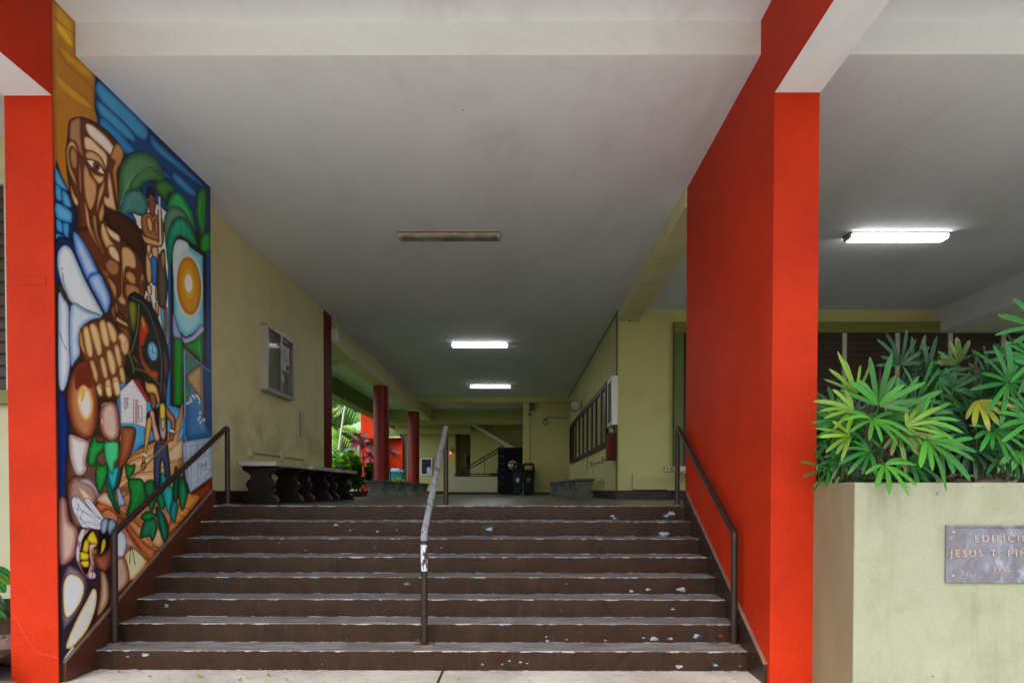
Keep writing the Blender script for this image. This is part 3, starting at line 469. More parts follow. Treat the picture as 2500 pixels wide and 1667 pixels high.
for P in ([(305,560),(340,480),(370,500),(330,600)], [(292,640),(320,620),(325,740),(295,740)]): S('E', 'f0d8dc', 'b08c90', 12, .8, P, '3c2024')
S('E', 'ecc4cc', 'c89098', 8, 1, [(398,840),(440,835),(458,870),(440,892),(400,888)], '2c1418'); Ln('E', '1c1418', 1.8, [(430,815),(425,890),(400,990)])
# plants
G1, G2 = '1f8c34', '0a4418'
for z, c, e, P in (('D', '189060', '0c4c34', [(560,1150),(620,1150),(650,1300),(690,1440),(640,1400),(590,1270)]), ('D', '28b4bc', '12688c', [(585,1040),(640,1030),(682,1050),(670,1140),(622,1230),(585,1120)]), ('D', G1, G2, [(403,930),(430,830),(470,760),(490,805),(552,820),(546,890),(500,930),(472,1012),(418,1016)]),
                   ('D', '4cd888', '188844', [(550,830),(600,808),(664,812),(680,860),(672,960),(642,1000),(627,1094),(588,1050),(558,950)]), ('D', G1, G2, [(473,1100),(490,988),(530,1020),(572,998),(578,1100),(520,1256),(478,1180)]), ('D', G1, G2, [(738,1000),(780,1018),(818,1006),(812,1070),(760,1142),(738,1090)]),
                   ('D', '1c8430', '0a3c18', [(755,1160),(820,1130),(888,1150),(925,1280),(884,1400),(748,1468),(775,1300)]), ('D', '1c7c40', '0a3c20', [(895,1190),(940,1146),(985,1160),(1005,1300),(962,1424),(920,1300)]), ('D', '187848', '0a3c24', [(1000,1210),(1082,1300),(1064,1404),(1008,1340)]),
                   ('D', '24b8b4', '0c6c70', [(1040,1110),(1060,1080),(1110,1160),(1156,1250),(1144,1350),(1112,1434),(1078,1350),(1046,1200)]), ('D', '126440', '062c1c', [(1166,1040),(1184,1036),(1206,1120),(1192,1300),(1150,1345),(1148,1180)]), ('D', '1c8450', '0a4024', [(1210,1110),(1240,1140),(1278,1260),(1232,1416),(1198,1300),(1196,1180)]),
                   ('D', '1c9890', '0c4c4c', [(1148,1330),(1192,1360),(1162,1524),(1118,1430)]), ('E', '1c7844', '0a3820', [(826,552),(848,440),(900,360),(955,400),(966,480),(930,582),(900,540)]), ('E', '18684c', '082c20', [(955,290),(1030,370),(1066,500),(1026,592),(980,460)]), ('E', '1c8438', '0a3c18', [(840,360),(900,330),(960,370),(900,410),(835,400)])):
    S(z, c, e, 20, 1.6, P, '04140a')
for z, P in (('D', [(470,770),(465,890),(430,1000)]), ('D', [(410,850),(465,890),(545,830)]), ('D', [(530,1020),(525,1130),(500,1230)]), ('D', [(480,1060),(525,1130),(575,1060)]), ('D', [(610,820),(620,950),(625,1080)]), ('D', [(870,1160),(830,1300),(770,1450)]), ('D', [(950,1170),(955,1400)]), ('D', [(1060,1110),(1100,1250),(1110,1420)]), ('D', [(1240,1150),(1235,1400)]), ('D', [(1040,1230),(1050,1390)]),
             ('E', [(900,380),(870,540)]), ('E', [(950,420),(925,560)]), ('E', [(1000,360),(1030,560)]), ('D', [(820,1200),(880,1230)]), ('D', [(800,1290),(850,1330)]), ('D', [(790,1370),(840,1370)])): Ln(z, '6cd090', .8, P)
for z, P in (('D', [(575,1150),(630,1300),(680,1440)]), ('D', [(620,1230),(640,1380)]), ('D', [(650,1230),(670,1080),(740,1000)]), ('D', [(680,1400),(720,1290),(790,1235)]), ('E', [(540,170),(590,260),(650,350)])): Ln(z, '0c3c24', 3, P)
S('D', '9cb4cc', '5c6c84', 10, 1.4, [(655,1230),(680,1215),(695,1250),(730,1330),(735,1350),(680,1370),(665,1300)], '0c1418')
for P in ([(660,1240),(640,1290)], [(700,1230),(750,1240)], [(730,1350),(760,1370)]): Ln('D', '0c0c10', 1.2, P)
# the bee
S('E', '140e10', '0a0608', 8, 0, [(322,740),(340,590),(375,520),(430,480),(475,590),(500,420),(560,390),(630,430),(600,530),(560,640),(520,700),(470,640),(420,700),(405,800),(370,860)])
S('E', 'ecf0fa', 'c4cce0', 14, 1.6, [(255,240),(290,208),(345,250),(420,330),(512,395),(500,482),(400,470),(340,462),(300,392),(265,320)], '141018'); S('E', 'f4f6fd', 'd0d8e8', 12, 1.4, [(362,245),(385,225),(420,250),(525,395),(500,402),(420,325)], '141018')
for P in ([(290,215),(320,300),(500,440)], [(260,300),(340,330),(500,400)], [(320,260),(310,380),(480,460)], [(330,440),(420,420),(500,460)], [(380,240),(500,390)], [(350,330),(330,400),(400,460)]): Ln('E', '34303c', 1, P)
for P, c in (([(503,415),(545,388),(560,410),(552,475),(528,520),(500,500)], '9cb4cc'), ([(565,410),(600,402),(628,440),(602,505),(572,532),(552,480)], 'a8bcd4')): S('E', c, '54647c', 16, 1.6, P, '0c0a10')
for P in ([(378,572),(425,498),(460,540),(472,605),(418,600)], [(346,645),(368,568),(402,592),(388,675),(352,664)], [(330,732),(334,668),(396,688),(392,734)], [(334,748),(396,742),(398,790),(362,798),(336,775)], [(412,690),(420,640),(448,640),(430,695)], [(498,692),(504,600),(524,558),(542,585),(532,640)]):
    S('E', 'f8dc28', 'b88808', 16, 1.6, P, '0c0806')
S('E', 'f0b8b0', '9c5c54', 12, 1.2, [(398,640),(408,605),(440,598),(470,615),(440,640),(425,680),(440,770),(430,792),(408,740)], '2c100c')
S('E', 'a4583c', '5c2414', 26, 1.6, [(438,690),(500,700),(560,640),(600,580),(606,720),(545,832),(470,800)], '240c06'); S('E', 'e8eef8', 'a0b0cc', 18, 1.6, [(586,650),(610,560),(620,495),(690,510),(712,590),(694,690),(662,712),(600,690)], '0c1018')
for P in ([(712,610),(745,625),(762,655)], [(745,625),(738,770)], [(762,655),(782,778)], [(712,625),(750,660)]): Ln('E', '141014', 1.8, P)
S('E', 'f0f0ec', 'd0d0c8', 6, 0, [(190,1560),(215,1520),(260,1460),(275,1470),(240,1520),(205,1568)])

def _hex(h): return np.array([int(h[i:i+2], 16)/255 for i in (0, 2, 4)], dtype=np.float32)
def _smooth(P, closed):
    n = len(P); out = []
    for i in range(n if closed else n-1):
        p0, p1, p2, p3 = (P[(i-1) % n], P[i], P[(i+1) % n], P[(i+2) % n]) if closed else (P[max(i-1, 0)], P[i], P[i+1], P[min(i+2, n-1)])
        for k in range(4):
            t = k/4.; out.append(tuple(.5*((2*p1[j])+(-p0[j]+p2[j])*t+(2*p0[j]-5*p1[j]+4*p2[j]-p3[j])*t*t+(-p0[j]+3*p1[j]-3*p2[j]+p3[j])*t**3) for j in (0, 1)))
    if not closed: out.append(P[-1])
    return out
BX0, BX1, BY0, BY1 = 110, 530, -20, 1640
def paint_mural():
    W, H = BX1-BX0, BY1-BY0
    buf = np.zeros((H, W, 3), np.float32); buf[:] = _hex('3a2418')
    for kind, z, c, e, R, o, pts, oc, sm in SH:
        zx, zy, s = ZN[z]
        P = [(zx+x/s-BX0, zy+y/s-BY0) for x, y in pts]
        if sm: P = _smooth(P, kind == 'p')
        A = np.array(P, np.float32); R = R/2.6; o = o*(.66 if kind == 'p' else .9)
        m = o+3
        x0, y0 = max(int(A[:, 0].min()-m), 0), max(int(A[:, 1].min()-m), 0); x1, y1 = min(int(A[:, 0].max()+m)+1, W), min(int(A[:, 1].max()+m)+1, H)
        if x1 <= x0 or y1 <= y0: continue
        X, Y = np.meshgrid(np.arange(x0, x1)+.5, np.arange(y0, y1)+.5)
        d = np.full(X.shape, 1e9, np.float32); ins = np.zeros(X.shape, bool)
        n = len(A)
        for i in range(n if kind == 'p' else n-1):
            ax, ay = A[i]; bx, by = A[(i+1) % n]; ex, ey = bx-ax, by-ay; L = ex*ex+ey*ey+1e-9
            t = np.clip(((X-ax)*ex+(Y-ay)*ey)/L, 0, 1); d = np.minimum(d, np.hypot(X-ax-t*ex, Y-ay-t*ey))
            if kind == 'p' and ay != by:
                cr = ((ay > Y) != (by > Y)) & (X < ex*(Y-ay)/(by-ay)+ax); ins ^= cr
        sub = buf[y0:y1, x0:x1]
        if kind == 'p':
            t = np.clip(d/max(R*1.1, .1), 0, 1)[..., None]; t = .75*t+.25*t*t*(3-2*t)
            col = _hex(e)*(1-t)+_hex(c)*t
            sd = np.where(ins, -d, d); a = np.clip(.5-sd, 0, 1)[..., None]
            sub[:] = sub*(1-a)+col*a
            if o > 0:
                a = (np.clip(o*.62-d+.5, 0, 1)*.9)[..., None]; sub[:] = sub*(1-a)+_hex(oc)*a
        else:
            a = np.clip(o*.5-d+.5, 0, 1)[..., None]*min(1, .5+o*.4); sub[:] = sub*(1-a)+_hex(c)*a
    return buf

# ================================================================ the setting
LZ, CZ, CZ2, XL, XR, Y1, TR, RI = 1.2112, 4.562, 4.807, -3.2735, 1.7565, 5.1826, .2889, .1514
MB().box(-80, 80, -60, 120, -.3, -.006, 'lawn').build('ground', kind='structure')
MB().box(-14, 16, -10, 5.30, -.2, 0, 'pavement').build('pavement', kind='structure')
f = MB(); f.box(-3.55, 1.95, Y1+7*TR+.13, 40, .9, LZ, 'floor'); f.box(1.95, 14, 5.62, 12.4, .9, LZ, 'floor'); f.box(-4.0, -3.55, 12.62, 40, .9, LZ, 'floor'); f.build('floor', kind='structure')
g = MB(); g.box(-60, -4.16, 12.7, 80, -.2, 1.16, 'lawn'); g.build('garden_ground', kind='structure')
# soil bed by the left wing: an uneven mound
mb = MB(); nx, ny = 26, 14
vs = [(-9+5.34*i/nx, 3.2+3.1*j/ny, -.03+.40*min(1, max(0, (j/ny-.05)*1.2))+.035*math.sin(i*2.1+j)*math.cos(j*1.7-i)+random.uniform(0, .04)) for j in range(ny+1) for i in range(nx+1)]
mb.add(vs, [(j*(nx+1)+i, j*(nx+1)+i+1, (j+1)*(nx+1)+i+1, (j+1)*(nx+1)+i) for j in range(ny) for i in range(nx)], 'soil').build('soil_bed', kind='structure', smooth=True)
# joint in the pavement
ct = MB()
for x in (-.61, 4.2, -5.2):
    ct.prism([(x, -8), (x+.012, -8), (x+.03, 5.18), (x+.012, 5.18)], 'z', .0, .0035, 'soil')
ct.build('pavement_joint', kind='structure')
# ceiling: low slab with its fascia, higher porch slab in front
c = MB(); c.box(-12, 14, 5.074, 12.3, CZ, 5.1, 'ceiling'); c.box(-5.62, 14, 12.3, 42, CZ, 5.1, 'ceiling'); c.box(-12, 14, 1.9, 5.08, CZ2, 5.11, 'ceiling')
c.box(XL-.3, 14, 5.066, 5.074, CZ+.001, CZ2+.01, 'fascia'); ceil = c.build('ceiling', kind='structure')
M['stem_mark'] = paint('dark_speck', (.16, .13, .10), .8)
k = MB()
for seg, (xa, xb) in enumerate(((XL, 1.757), (2.35, 7.3))):
    n = 60; P = [(xa+(xb-xa)*i/n, 5.23+.012*math.sin(i*.7+seg)+random.uniform(-.006, .006)) for i in range(n+1)]
    vs = [(x, y-.004, CZ-.002) for x, y in P]+[(x, y+.004, CZ-.002) for x, y in P]
    k.add(vs, [(i, i+1, n+2+i, n+1+i) for i in range(n)], 'white_box')
k.build('ceiling_seam', parent=None, kind='structure')
M['chip_white'] = paint('exposed_pale_paint', (.36, .37, .39), .6, .4, 60); M['chip_gray'] = paint('scuffed_gray', (.20, .20, .22), .6, .4, 40); M['chip_navy'] = paint('exposed_navy_paint', (.014, .026, .042), .5, .5, 60); M['chip_dark'] = paint('scuffed_dark', (.06, .05, .05), .5, .6, 40); M['redcrack'] = paint('crack_line', (.70, .16, .10), .7)
mb = MB()
for q, (x, y, n, ang) in enumerate(((-.9, 6.9, 22, .1), (.6, 6.6, 14, -.15), (-2.2, 7.8, 16, .9), (1.0, 10.2, 20, .05), (-2.6, 5.9, 12, .5), (3.4, 6.4, 22, .05))):
    r_ = random.Random(q); P = [(x, y)]
    for i in range(n): ang += r_.uniform(-.35, .35)*.5; P.append((P[-1][0]+.05*math.cos(ang), P[-1][1]+.05*math.sin(ang)))
    vs = [(a_, b_-.0013, CZ-.0015) for a_, b_ in P]+[(a_, b_+.0013, CZ-.0015) for a_, b_ in P]; mb.add(vs, [(i, i+1, n+2+i, n+1+i) for i in range(n)], 'conduit' if q % 2 else 'white_box')
r_ = random.Random(9)
for i in range(60):
    x, y, s_ = r_.uniform(-3.1, 7), r_.uniform(5.3, 15), r_.uniform(.003, .008); mb.add([(x-s_, y-s_, CZ-.0015), (x+s_, y-s_*.6, CZ-.0015), (x+s_*.7, y+s_, CZ-.0015), (x-s_*.8, y+s_*.7, CZ-.0015)], [(0, 1, 2, 3)], 'stem_mark')
mb.build('ceiling_marks', kind='structure')
# ================================================================ staircase
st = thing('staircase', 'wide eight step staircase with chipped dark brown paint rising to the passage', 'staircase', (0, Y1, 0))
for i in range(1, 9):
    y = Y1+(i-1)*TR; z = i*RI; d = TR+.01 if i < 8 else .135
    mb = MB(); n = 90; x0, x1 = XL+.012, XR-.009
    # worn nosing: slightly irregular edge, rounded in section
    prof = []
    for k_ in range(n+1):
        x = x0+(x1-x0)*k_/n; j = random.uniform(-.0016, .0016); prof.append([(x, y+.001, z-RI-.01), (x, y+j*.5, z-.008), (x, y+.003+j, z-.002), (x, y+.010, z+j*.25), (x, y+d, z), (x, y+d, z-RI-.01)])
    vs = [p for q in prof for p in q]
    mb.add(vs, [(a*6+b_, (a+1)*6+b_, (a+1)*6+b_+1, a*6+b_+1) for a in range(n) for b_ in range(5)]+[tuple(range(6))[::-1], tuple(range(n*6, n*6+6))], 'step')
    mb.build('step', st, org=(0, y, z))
CH = [(382,1391,12,'b'),(333,1503,13,'w'),(293,1507,5,'w'),(1122,1212,22,'m'),(1412,1188,17,'m'),(1534,1184,24,'m'),(1525,1226,18,'w'),(772,1205,8,'w'),(805,1218,6,'m'),(867,1220,6,'w'),(912,1217,5,'m'),(1565,1353,16,'w'),(1488,1353,9,'w'),(1450,1357,8,'w'),(1502,1466,14,'w'),(1540,1466,9,'w'),(1602,1462,20,'m'),(1478,1464,5,'w'),(1257,1471,7,'w'),(1300,1468,6,'m'),(1255,1462,6,'m'),(1108,1525,5,'w'),(1212,1522,6,'m'),(1153,1525,6,'m'),(1170,1517,5,'w'),(1195,1520,6,'w'),(1560,1530,13,'w'),(1640,1524,15,'b'),(935,1340,14,'g'),(1545,1398,7,'w'),(1300,1340,6,'g'),(860,1258,6,'g'),(1015,1258,7,'g'),(700,1262,8,'g'),(640,1247,5,'g'),(1700,1528,8,'g'),(960,1470,6,'g'),(740,1525,5,'g'),(1390,1470,5,'w'),(1655,1460,7,'r')]
NL = []
for k_ in range(9): NL.append(None)
for j, (vx, vy, sz, kd) in enumerate(CH):
    for i in range(1, 9):
        y = Y1+(i-1)*TR; p = at(vx/.9408, vy/.9408, Y=y-.0012)
        if (i-1)*RI+.008 < p.z < i*RI-.008:
            r_ = random.Random(j*7+1); hw = .75*sz/.9408*y/F; mb = MB()
            for q_ in range(3 if kd in 'bm' else 2):
                n = 36; ph = r_.uniform(0, 6); cx0 = p.x+(r_.uniform(-.5, .5)*hw if q_ else 0); cz0 = p.z+(r_.uniform(-.3, .3)*hw if q_ else 0); sc_ = 1 if q_ == 0 else r_.uniform(.35, .6)
                pts = []
                for a_ in range(n):
                    t_ = 6.2832*a_/n; k2 = sc_*hw*(.8+.16*math.sin(3*t_+ph)+.10*math.sin(7*t_+2*ph)+r_.uniform(-.05, .05)); pts.append((cx0+k2*math.cos(t_), p.y-.0004*q_, min(i*RI-.004, max((i-1)*RI+.002, cz0+k2*math.sin(t_)*.48))))
                mt = {'w': ('chip_white', 'chip_gray'), 'm': ('chip_navy', 'chip_white', 'chip_white'), 'b': ('chip_navy', 'chip_gray', 'chip_white'), 'g': ('chip_dark', 'chip_gray'), 'r': ('red', 'red')}[kd][q_]
                mb.add(pts, [tuple(range(n))], mt)
            mb.build('paint_chip', st); break
def stringer(parent, xa, xb, mat, nm='skirting'):
    P = [(4.845, .0), (4.845, .145), (7.205, 1.372), (7.262, 1.378), (7.262, .9), (7.262, 0)]
    mb = MB().prism(P, 'x', xa, xb, mat)
    mb.build(nm, parent, bevel=.006)
stringer(st, XL-.02, XL+.026, 'stringer_l'); stringer(st, XR-.026, XR+.02, 'stringer_r')
for xa, xb in ((XL-.0, XL+.0275), (XR-.0275, XR+.0)):
    mb = MB(); P = [(4.843, .141), (7.205, 1.368), (7.205, 1.374), (4.843, .1485)]; mb.prism(P, 'x', xa, xb, 'edge'); mb.build('worn_edge', st)
# ================================================================ mural wall
mw = thing('mural_wall', 'left wall pillar painted red in front with a big painted mural on its side', 'wall', (XL-.2, 4.81, 0))
MB().box(XL-.345, XL-.004, 4.81, 7.245, -.1, 4.83, 'red').build('wall', mw, bevel=.008)
mb = MB()
x0, y0 = at(45, 676, Y=4.81), at(113, 697, Y=4.81); mb.box(x0.x, y0.x, 4.805, 4.812, y0.z, x0.z, 'red'); mb.build('patch_plate', mw, bevel=.003)
mb = MB()
def squiggle(pts, wd, y, mat):
    for (a, b_) in zip(pts[:-1], pts[1:]):
        A, B = at(*a, Y=y), at(*b_, Y=y); d = Vector((B.z-A.z, 0, -(B.x-A.x))).normalized()*wd
        mb.add([A-d, B-d, B+d, A+d], [(0, 1, 2, 3)], mat)
squiggle([(27,1493),(35,1507),(45,1520),(52,1537),(60,1548),(72,1570),(85,1588),(105,1597),(125,1598),(142,1608)], .0007, 4.8088, 'redcrack')
squiggle([(30,830),(50,825),(75,822),(95,826),(110,838)], .0010, 4.8088, 'redcol'); mb.build('crack', mw)
NY, NZ = 300, 1000
yy = np.linspace(4.812, 7.245, NY+1); zz = np.linspace(.0, 4.82, NZ+1)
Yg, Zg = np.meshgrid(yy, zz); RMn = np.array([list(r) for r in RM])
V = np.stack([np.full(Yg.size, XL), Yg.ravel(), Zg.ravel()-EYE], 1) @ RMn.T
px = CX+F*V[:, 0]/V[:, 1]; py = CY-F*V[:, 2]/V[:, 1]
buf = paint_mural(); u = np.clip(px-BX0-.5, 0, buf.shape[1]-1.01); v = np.clip(py-BY0-.5, 0, buf.shape[0]-1.01)
iu, iv = u.astype(int), v.astype(int); fu, fv = (u-iu)[:, None], (v-iv)[:, None]
colr = (buf[iv, iu]*(1-fu)+buf[iv, iu+1]*fu)*(1-fv)+(buf[iv+1, iu]*(1-fu)+buf[iv+1, iu+1]*fu)*fv
colr = np.clip(colr, 0, 1); colr = np.where(colr <= .04045, colr/12.92, ((colr+.055)/1.055)**2.4)
me = bpy.data.meshes.new('mural'); nv = Yg.size
me.vertices.add(nv); co = np.stack([np.full(nv, XL-(XL-.2)), Yg.ravel()-4.81, Zg.ravel()], 1).astype(np.float32); me.vertices.foreach_set('co', co.ravel())
q = (np.arange(NZ)[:, None]*(NY+1)+np.arange(NY)[None, :]).ravel(); quads = np.stack([q, q+1, q+NY+2, q+NY+1], 1).astype(np.int32)
me.loops.add(quads.size); me.loops.foreach_set('vertex_index', quads.ravel()); me.polygons.add(len(quads)); me.polygons.foreach_set('loop_start', np.arange(0, quads.size, 4, dtype=np.int32))
me.update(calc_edges=True); ca = me.color_attributes.new('Col', 'FLOAT_COLOR', 'POINT')
ca.data.foreach_set('color', np.concatenate([(1-(1-np.clip(colr, 0, .97))**1.5)*.95, np.ones((nv, 1))], 1).astype(np.float32).ravel()); me.materials.append(M['mural'])
mo = bpy.data.objects.new('mural', me); C.objects.link(mo); mo.parent = mw
mo['label'] = 'painted mural of stylised faces, a fist, a farmer, leaves and a bee'
# cantilever beams toward the viewer
for nm, xa, xb, lab in (('l', XL-.345, XL-.002, 'cantilever beam with a red inner side above the mural pillar'), ('r', XR, XR+.322, 'cantilever beam with a red inner side above the right red wall')):
    mb = MB(); y0, y1 = 1.9, 4.808 if nm == 'l' else 4.788
    mb.box(xa+.004, xb-.004, y0, y1, 4.128, 4.83, 'ceiling')
    mb.box(xb-.004, xb, y0, y1, 4.13, 4.829, 'red') if nm == 'l' else mb.box(xa, xa+.004, y0, y1, 4.13, 4.829, 'red')
    mb.build('cantilever_beam', label=lab, cat='beam')
# ================================================================ right red wall
rw = thing('red_wall', 'tall red painted wall pillar on the right of the stairs', 'wall', (XR+.15, 4.79, 0))
MB().box(XR, XR+.318, 4.79, 7.28, -.1, 4.83, 'red').build('wall', rw, bevel=.008)
# ================================================================ left yellow wall and red end
yw = thing('passage_wall', 'long yellow wall beside the mural with conduit and notice case', 'wall', (-3.6, 7.3, 0))
MB().box(-3.9, -3.485, 7.246, 12.11, 0, CZ+.05, 'cream_wall').build('wall', yw)
MB().box(-3.9, -3.468, 7.2465, 12.10, .9, LZ+.155, 'brown').build('baseboard', yw, bevel=.004)
a, b_ = at(718, 965, X=-3.485), at(744, 1049, X=-3.485)
mb = MB(); mb.box(-3.486, -3.477, a.y, b_.y, 2.02, 2.62, 'cream'); mb.build('access_panel', yw, bevel=.003)
mb = MB(); mb.box(-3.479, -3.470, a.y+.26, b_.y-.06, 2.18, 2.60, 'cream_pale'); mb.box(-3.4795, -3.469, a.y+.235, a.y+.25, 2.2, 2.6, 'wire'); mb.build('access_door', yw)
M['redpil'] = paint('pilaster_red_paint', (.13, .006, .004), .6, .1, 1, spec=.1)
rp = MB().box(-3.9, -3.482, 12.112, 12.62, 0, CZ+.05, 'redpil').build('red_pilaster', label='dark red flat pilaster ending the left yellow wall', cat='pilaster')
# left wing behind the pillar with louvre window
lw = thing('left_wing_wall', 'cream wall with brown louvre window left of the mural pillar', 'wall', (-6, 6.2, 0))
mb = MB(); mb.box(-12, -3.60, 6.2, 12.3, 0, CZ+.05, 'cream_pale'); mb.build('wall', lw)
mb = MB(); mb.box(-12, -3.605, 6.12, 6.199, 4.10, 4.17, 'mullion'); mb.box(-12, -3.605, 6.10, 6.199, 2.15, 2.27, 'greenlt'); mb.box(-4.62, -4.56, 6.13, 6.199, 2.27, 4.10, 'mullion'); mb.build('window_frame', lw)
mb = MB(); mb.box(-12, -3.605, 6.185, 6.198, 2.27, 4.10, 'boardblack')
for i in range(17): mb.prism([(6.135, 2.285+i*.107), (6.145, 2.275+i*.107), (6.175, 2.378+i*.107), (6.165, 2.386+i*.107)], 'x', -12, -3.605, 'wood_dark')
mb.build('louvre', lw)
# ================================================================ left main beam, columns, side beam
MB().box(-3.90, -3.525, 12.63, 27.0, 4.122, CZ+.05, 'cream').build('long_beam', label='long yellow beam running back over the two round columns', cat='beam')
MB().box(-5.62, -5.25, 12.31, 34, 4.07, CZ+.05, 'greenlt').build('edge_beam', label='outer olive beam along the garden edge of the roof', cat='beam')
MB().box(-5.25, -3.90, 16.9, 17.25, CZ-.05, CZ+.05, 'cream').build('cross_beam', label='shallow cross beam under the side aisle roof', cat='beam')
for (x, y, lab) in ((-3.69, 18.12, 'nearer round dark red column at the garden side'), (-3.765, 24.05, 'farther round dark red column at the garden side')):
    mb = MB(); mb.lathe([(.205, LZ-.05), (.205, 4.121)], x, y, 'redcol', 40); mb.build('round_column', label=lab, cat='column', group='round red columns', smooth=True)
MB().box(-4.16, -4.0, 12.7, 40, .9, LZ+.14, 'brown').build('planter_kerb', label='low dark kerb edging the garden bed beside the floor', cat='kerb')
# ================================================================ right corridor block
cb = thing('corridor_wall', 'yellow corner wall of the right side of the passage', 'wall', (3, 12.15, 0))
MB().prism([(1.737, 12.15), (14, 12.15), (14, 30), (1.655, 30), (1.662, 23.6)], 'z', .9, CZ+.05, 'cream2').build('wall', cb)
MB().prism([(1.722, 12.135), (5.4, 12.135), (5.4, 12.3), (1.75, 12.3), (1.66, 23.59), (1.647, 23.59)], 'z', .9, LZ+.165, 'brown').build('baseboard', cb, bevel=.004)
MB().box(1.735, 2.09, 7.285, 12.147, 4.362, CZ+.05, 'cream').build('aisle_beam', label='yellow beam from the right red wall to the corner wall', cat='beam')
# great louvre window of the right porch
wz0, wz1 = 1.80, 4.14
lwin = thing('louvre_window', 'wide green framed louvre window with dark slats behind the planter palms', 'window', (5, 12.1, wz0))
mb = MB(); mb.box(2.70, 7.36, 12.03, 12.149, wz1, 4.327, 'greenlt'); mb.box(2.70, 2.865, 12.03, 12.149, wz0, wz1-.001, 'green'); mb.box(2.70, 10, 12.0, 12.149, wz0-.09, wz0-.001, 'cream_pale'); mb.build('frame', lwin, bevel=.004)
for i in range(8):
    x = 2.875+i*.927-.06*(i == 0)
    mb = MB(); mb.box(x, x+.075 if i else x+.05, 12.065, 12.125, wz0, wz1-.002, 'mullion'); mb.build('mullion', lwin)
    if i < 7:
        xx0, xx1 = x+.10, x+.927-.03
        mb = MB(); mb.box(xx0-.06, xx1+.05, 12.135, 12.147, wz0, wz1-.002, 'boardblack')
        for j in range(22): mb.prism([(12.075, wz0+.004+j*.1065), (12.083, wz0-.002+j*.1065), (12.115, wz0+.104+j*.1065), (12.107, wz0+.110+j*.1065)], 'x', xx0-.03, xx1+.02, 'wood_dark')
        mb.build('louvre', lwin)
M['soffit'] = paint('pale_green_soffit_paint', (.78, .82, .62), .7, .04)
# porch beams and lower soffit at the far right
MB().box(7.34, 7.62, 5.10, 12.149, 4.152, CZ+.05, 'ceiling').build('porch_beam', label='grey white beam crossing the right porch ceiling', cat='beam')
MB().box(7.625, 13.9, 5.12, 12.149, 4.156, 4.30, 'soffit').build('porch_soffit', label='pale green soffit right of the porch beam', cat='soffit')
# ================================================================ far end of the passage
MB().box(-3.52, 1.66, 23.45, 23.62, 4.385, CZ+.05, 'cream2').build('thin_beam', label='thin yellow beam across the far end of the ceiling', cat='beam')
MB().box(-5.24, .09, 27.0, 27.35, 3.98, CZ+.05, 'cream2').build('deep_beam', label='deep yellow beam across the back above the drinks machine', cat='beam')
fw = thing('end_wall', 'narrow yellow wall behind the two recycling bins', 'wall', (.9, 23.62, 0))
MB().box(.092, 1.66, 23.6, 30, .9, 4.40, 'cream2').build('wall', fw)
MB().box(.098, 1.64, 23.585, 23.7, .9, LZ+.10, 'brown').build('baseboard', fw)
MB().box(.30, .335, 23.575, 23.6, LZ+.1, 4.36, 'conduit').build('conduit', fw)
mb = MB(); mb.box(.27, .37, 23.55, 23.6, 3.95, 4.03, 'wire'); mb.box(.26, .37, 23.55, 23.6, 1.62, 1.7, 'conduit'); mb.build('junction_box', fw)
mb = MB(); mb.tube([(1.66, 23.58, 3.87), (1.1, 23.58, 3.88), (.95, 23.58, 3.90), (.84, 23.575, 3.80), (.78, 23.57, 3.70), (.86, 23.57, 3.62), (.96, 23.57, 3.66), (.92, 23.57, 3.78), (.80, 23.57, 3.86)], .012, 'wire', 6); mb.build('loose_cable', fw)
MB().box(.30, .46, 23.40, 23.6, 4.12, 4.384, 'frame_brown').build('bracket_block', fw)
bw = thing('back_wall', 'dim yellow wall of the stair hall at the very back', 'wall', (-2, 29, 0))
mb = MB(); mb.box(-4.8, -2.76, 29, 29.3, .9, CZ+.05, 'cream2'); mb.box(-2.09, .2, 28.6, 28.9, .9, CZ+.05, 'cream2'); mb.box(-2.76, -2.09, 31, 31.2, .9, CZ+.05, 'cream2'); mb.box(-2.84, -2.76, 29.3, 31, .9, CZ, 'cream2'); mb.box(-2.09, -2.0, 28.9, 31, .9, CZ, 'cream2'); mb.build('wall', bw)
MB().box(-5.2, -2.09, 28.3, 28.6, 3.715, CZ+.05, 'cream2').build('lintel', bw)
MB().box(-4.8, -2.76, 28.97, 29, .9, LZ+.12, 'brown').build('baseboard', bw)
a, b_ = at(1135.8, 1108.5, Y=30.95), at(1148, 1142, Y=30.95); mb = MB(); mb.box(a.x-.02, a.x+.6, 30.9, 30.98, b_.z-.1, a.z, 'white_box'); mb.box(a.x+.05, a.x+.55, 30.89, 30.9, b_.z-.04, a.z-.06, 'boardblack'); mb.build('door_window', bw)
# stair flight seen from the side
fl = thing('rear_stairs', 'rear stair flight with dark railing and a pale sloping underside', 'staircase', (-1, 28, LZ))
a, b2 = at(1148, 1038, Y=28.2), at(1248, 1092.5, Y=28.2)
mb = MB(); mb.prism([(a.x, a.z+.02), (a.x+.22, a.z+.02), (b2.x+.4, b2.z-.15), (b2.x+.1, b2.z-.15)], 'y', 28.0, 28.55, 'white_box'); mb.build('sloping_soffit', fl)
mb = MB()
for dz in (0, -.13):
    p, q = at(1110, 1158, Y=27.4), at(1228, 1088, Y=27.4); mb.tube([(p.x, 27.4, p.z+dz), (q.x, 27.4, q.z+dz)], .024, 'wire', 8)
p, q = at(1118, 1156.5, Y=26.55), at(1216, 1156.5, Y=26.55)
for dz in (0, -.09): mb.tube([(p.x, 26.55, p.z+dz), (q.x, 26.55, q.z+dz)], .02, 'wire', 8)
for t_ in (.1, .5, .92): x = p.x+(q.x-p.x)*t_; mb.tube([(x, 26.55, p.z), (x, 26.55, 1.88)], .012, 'wire', 6)
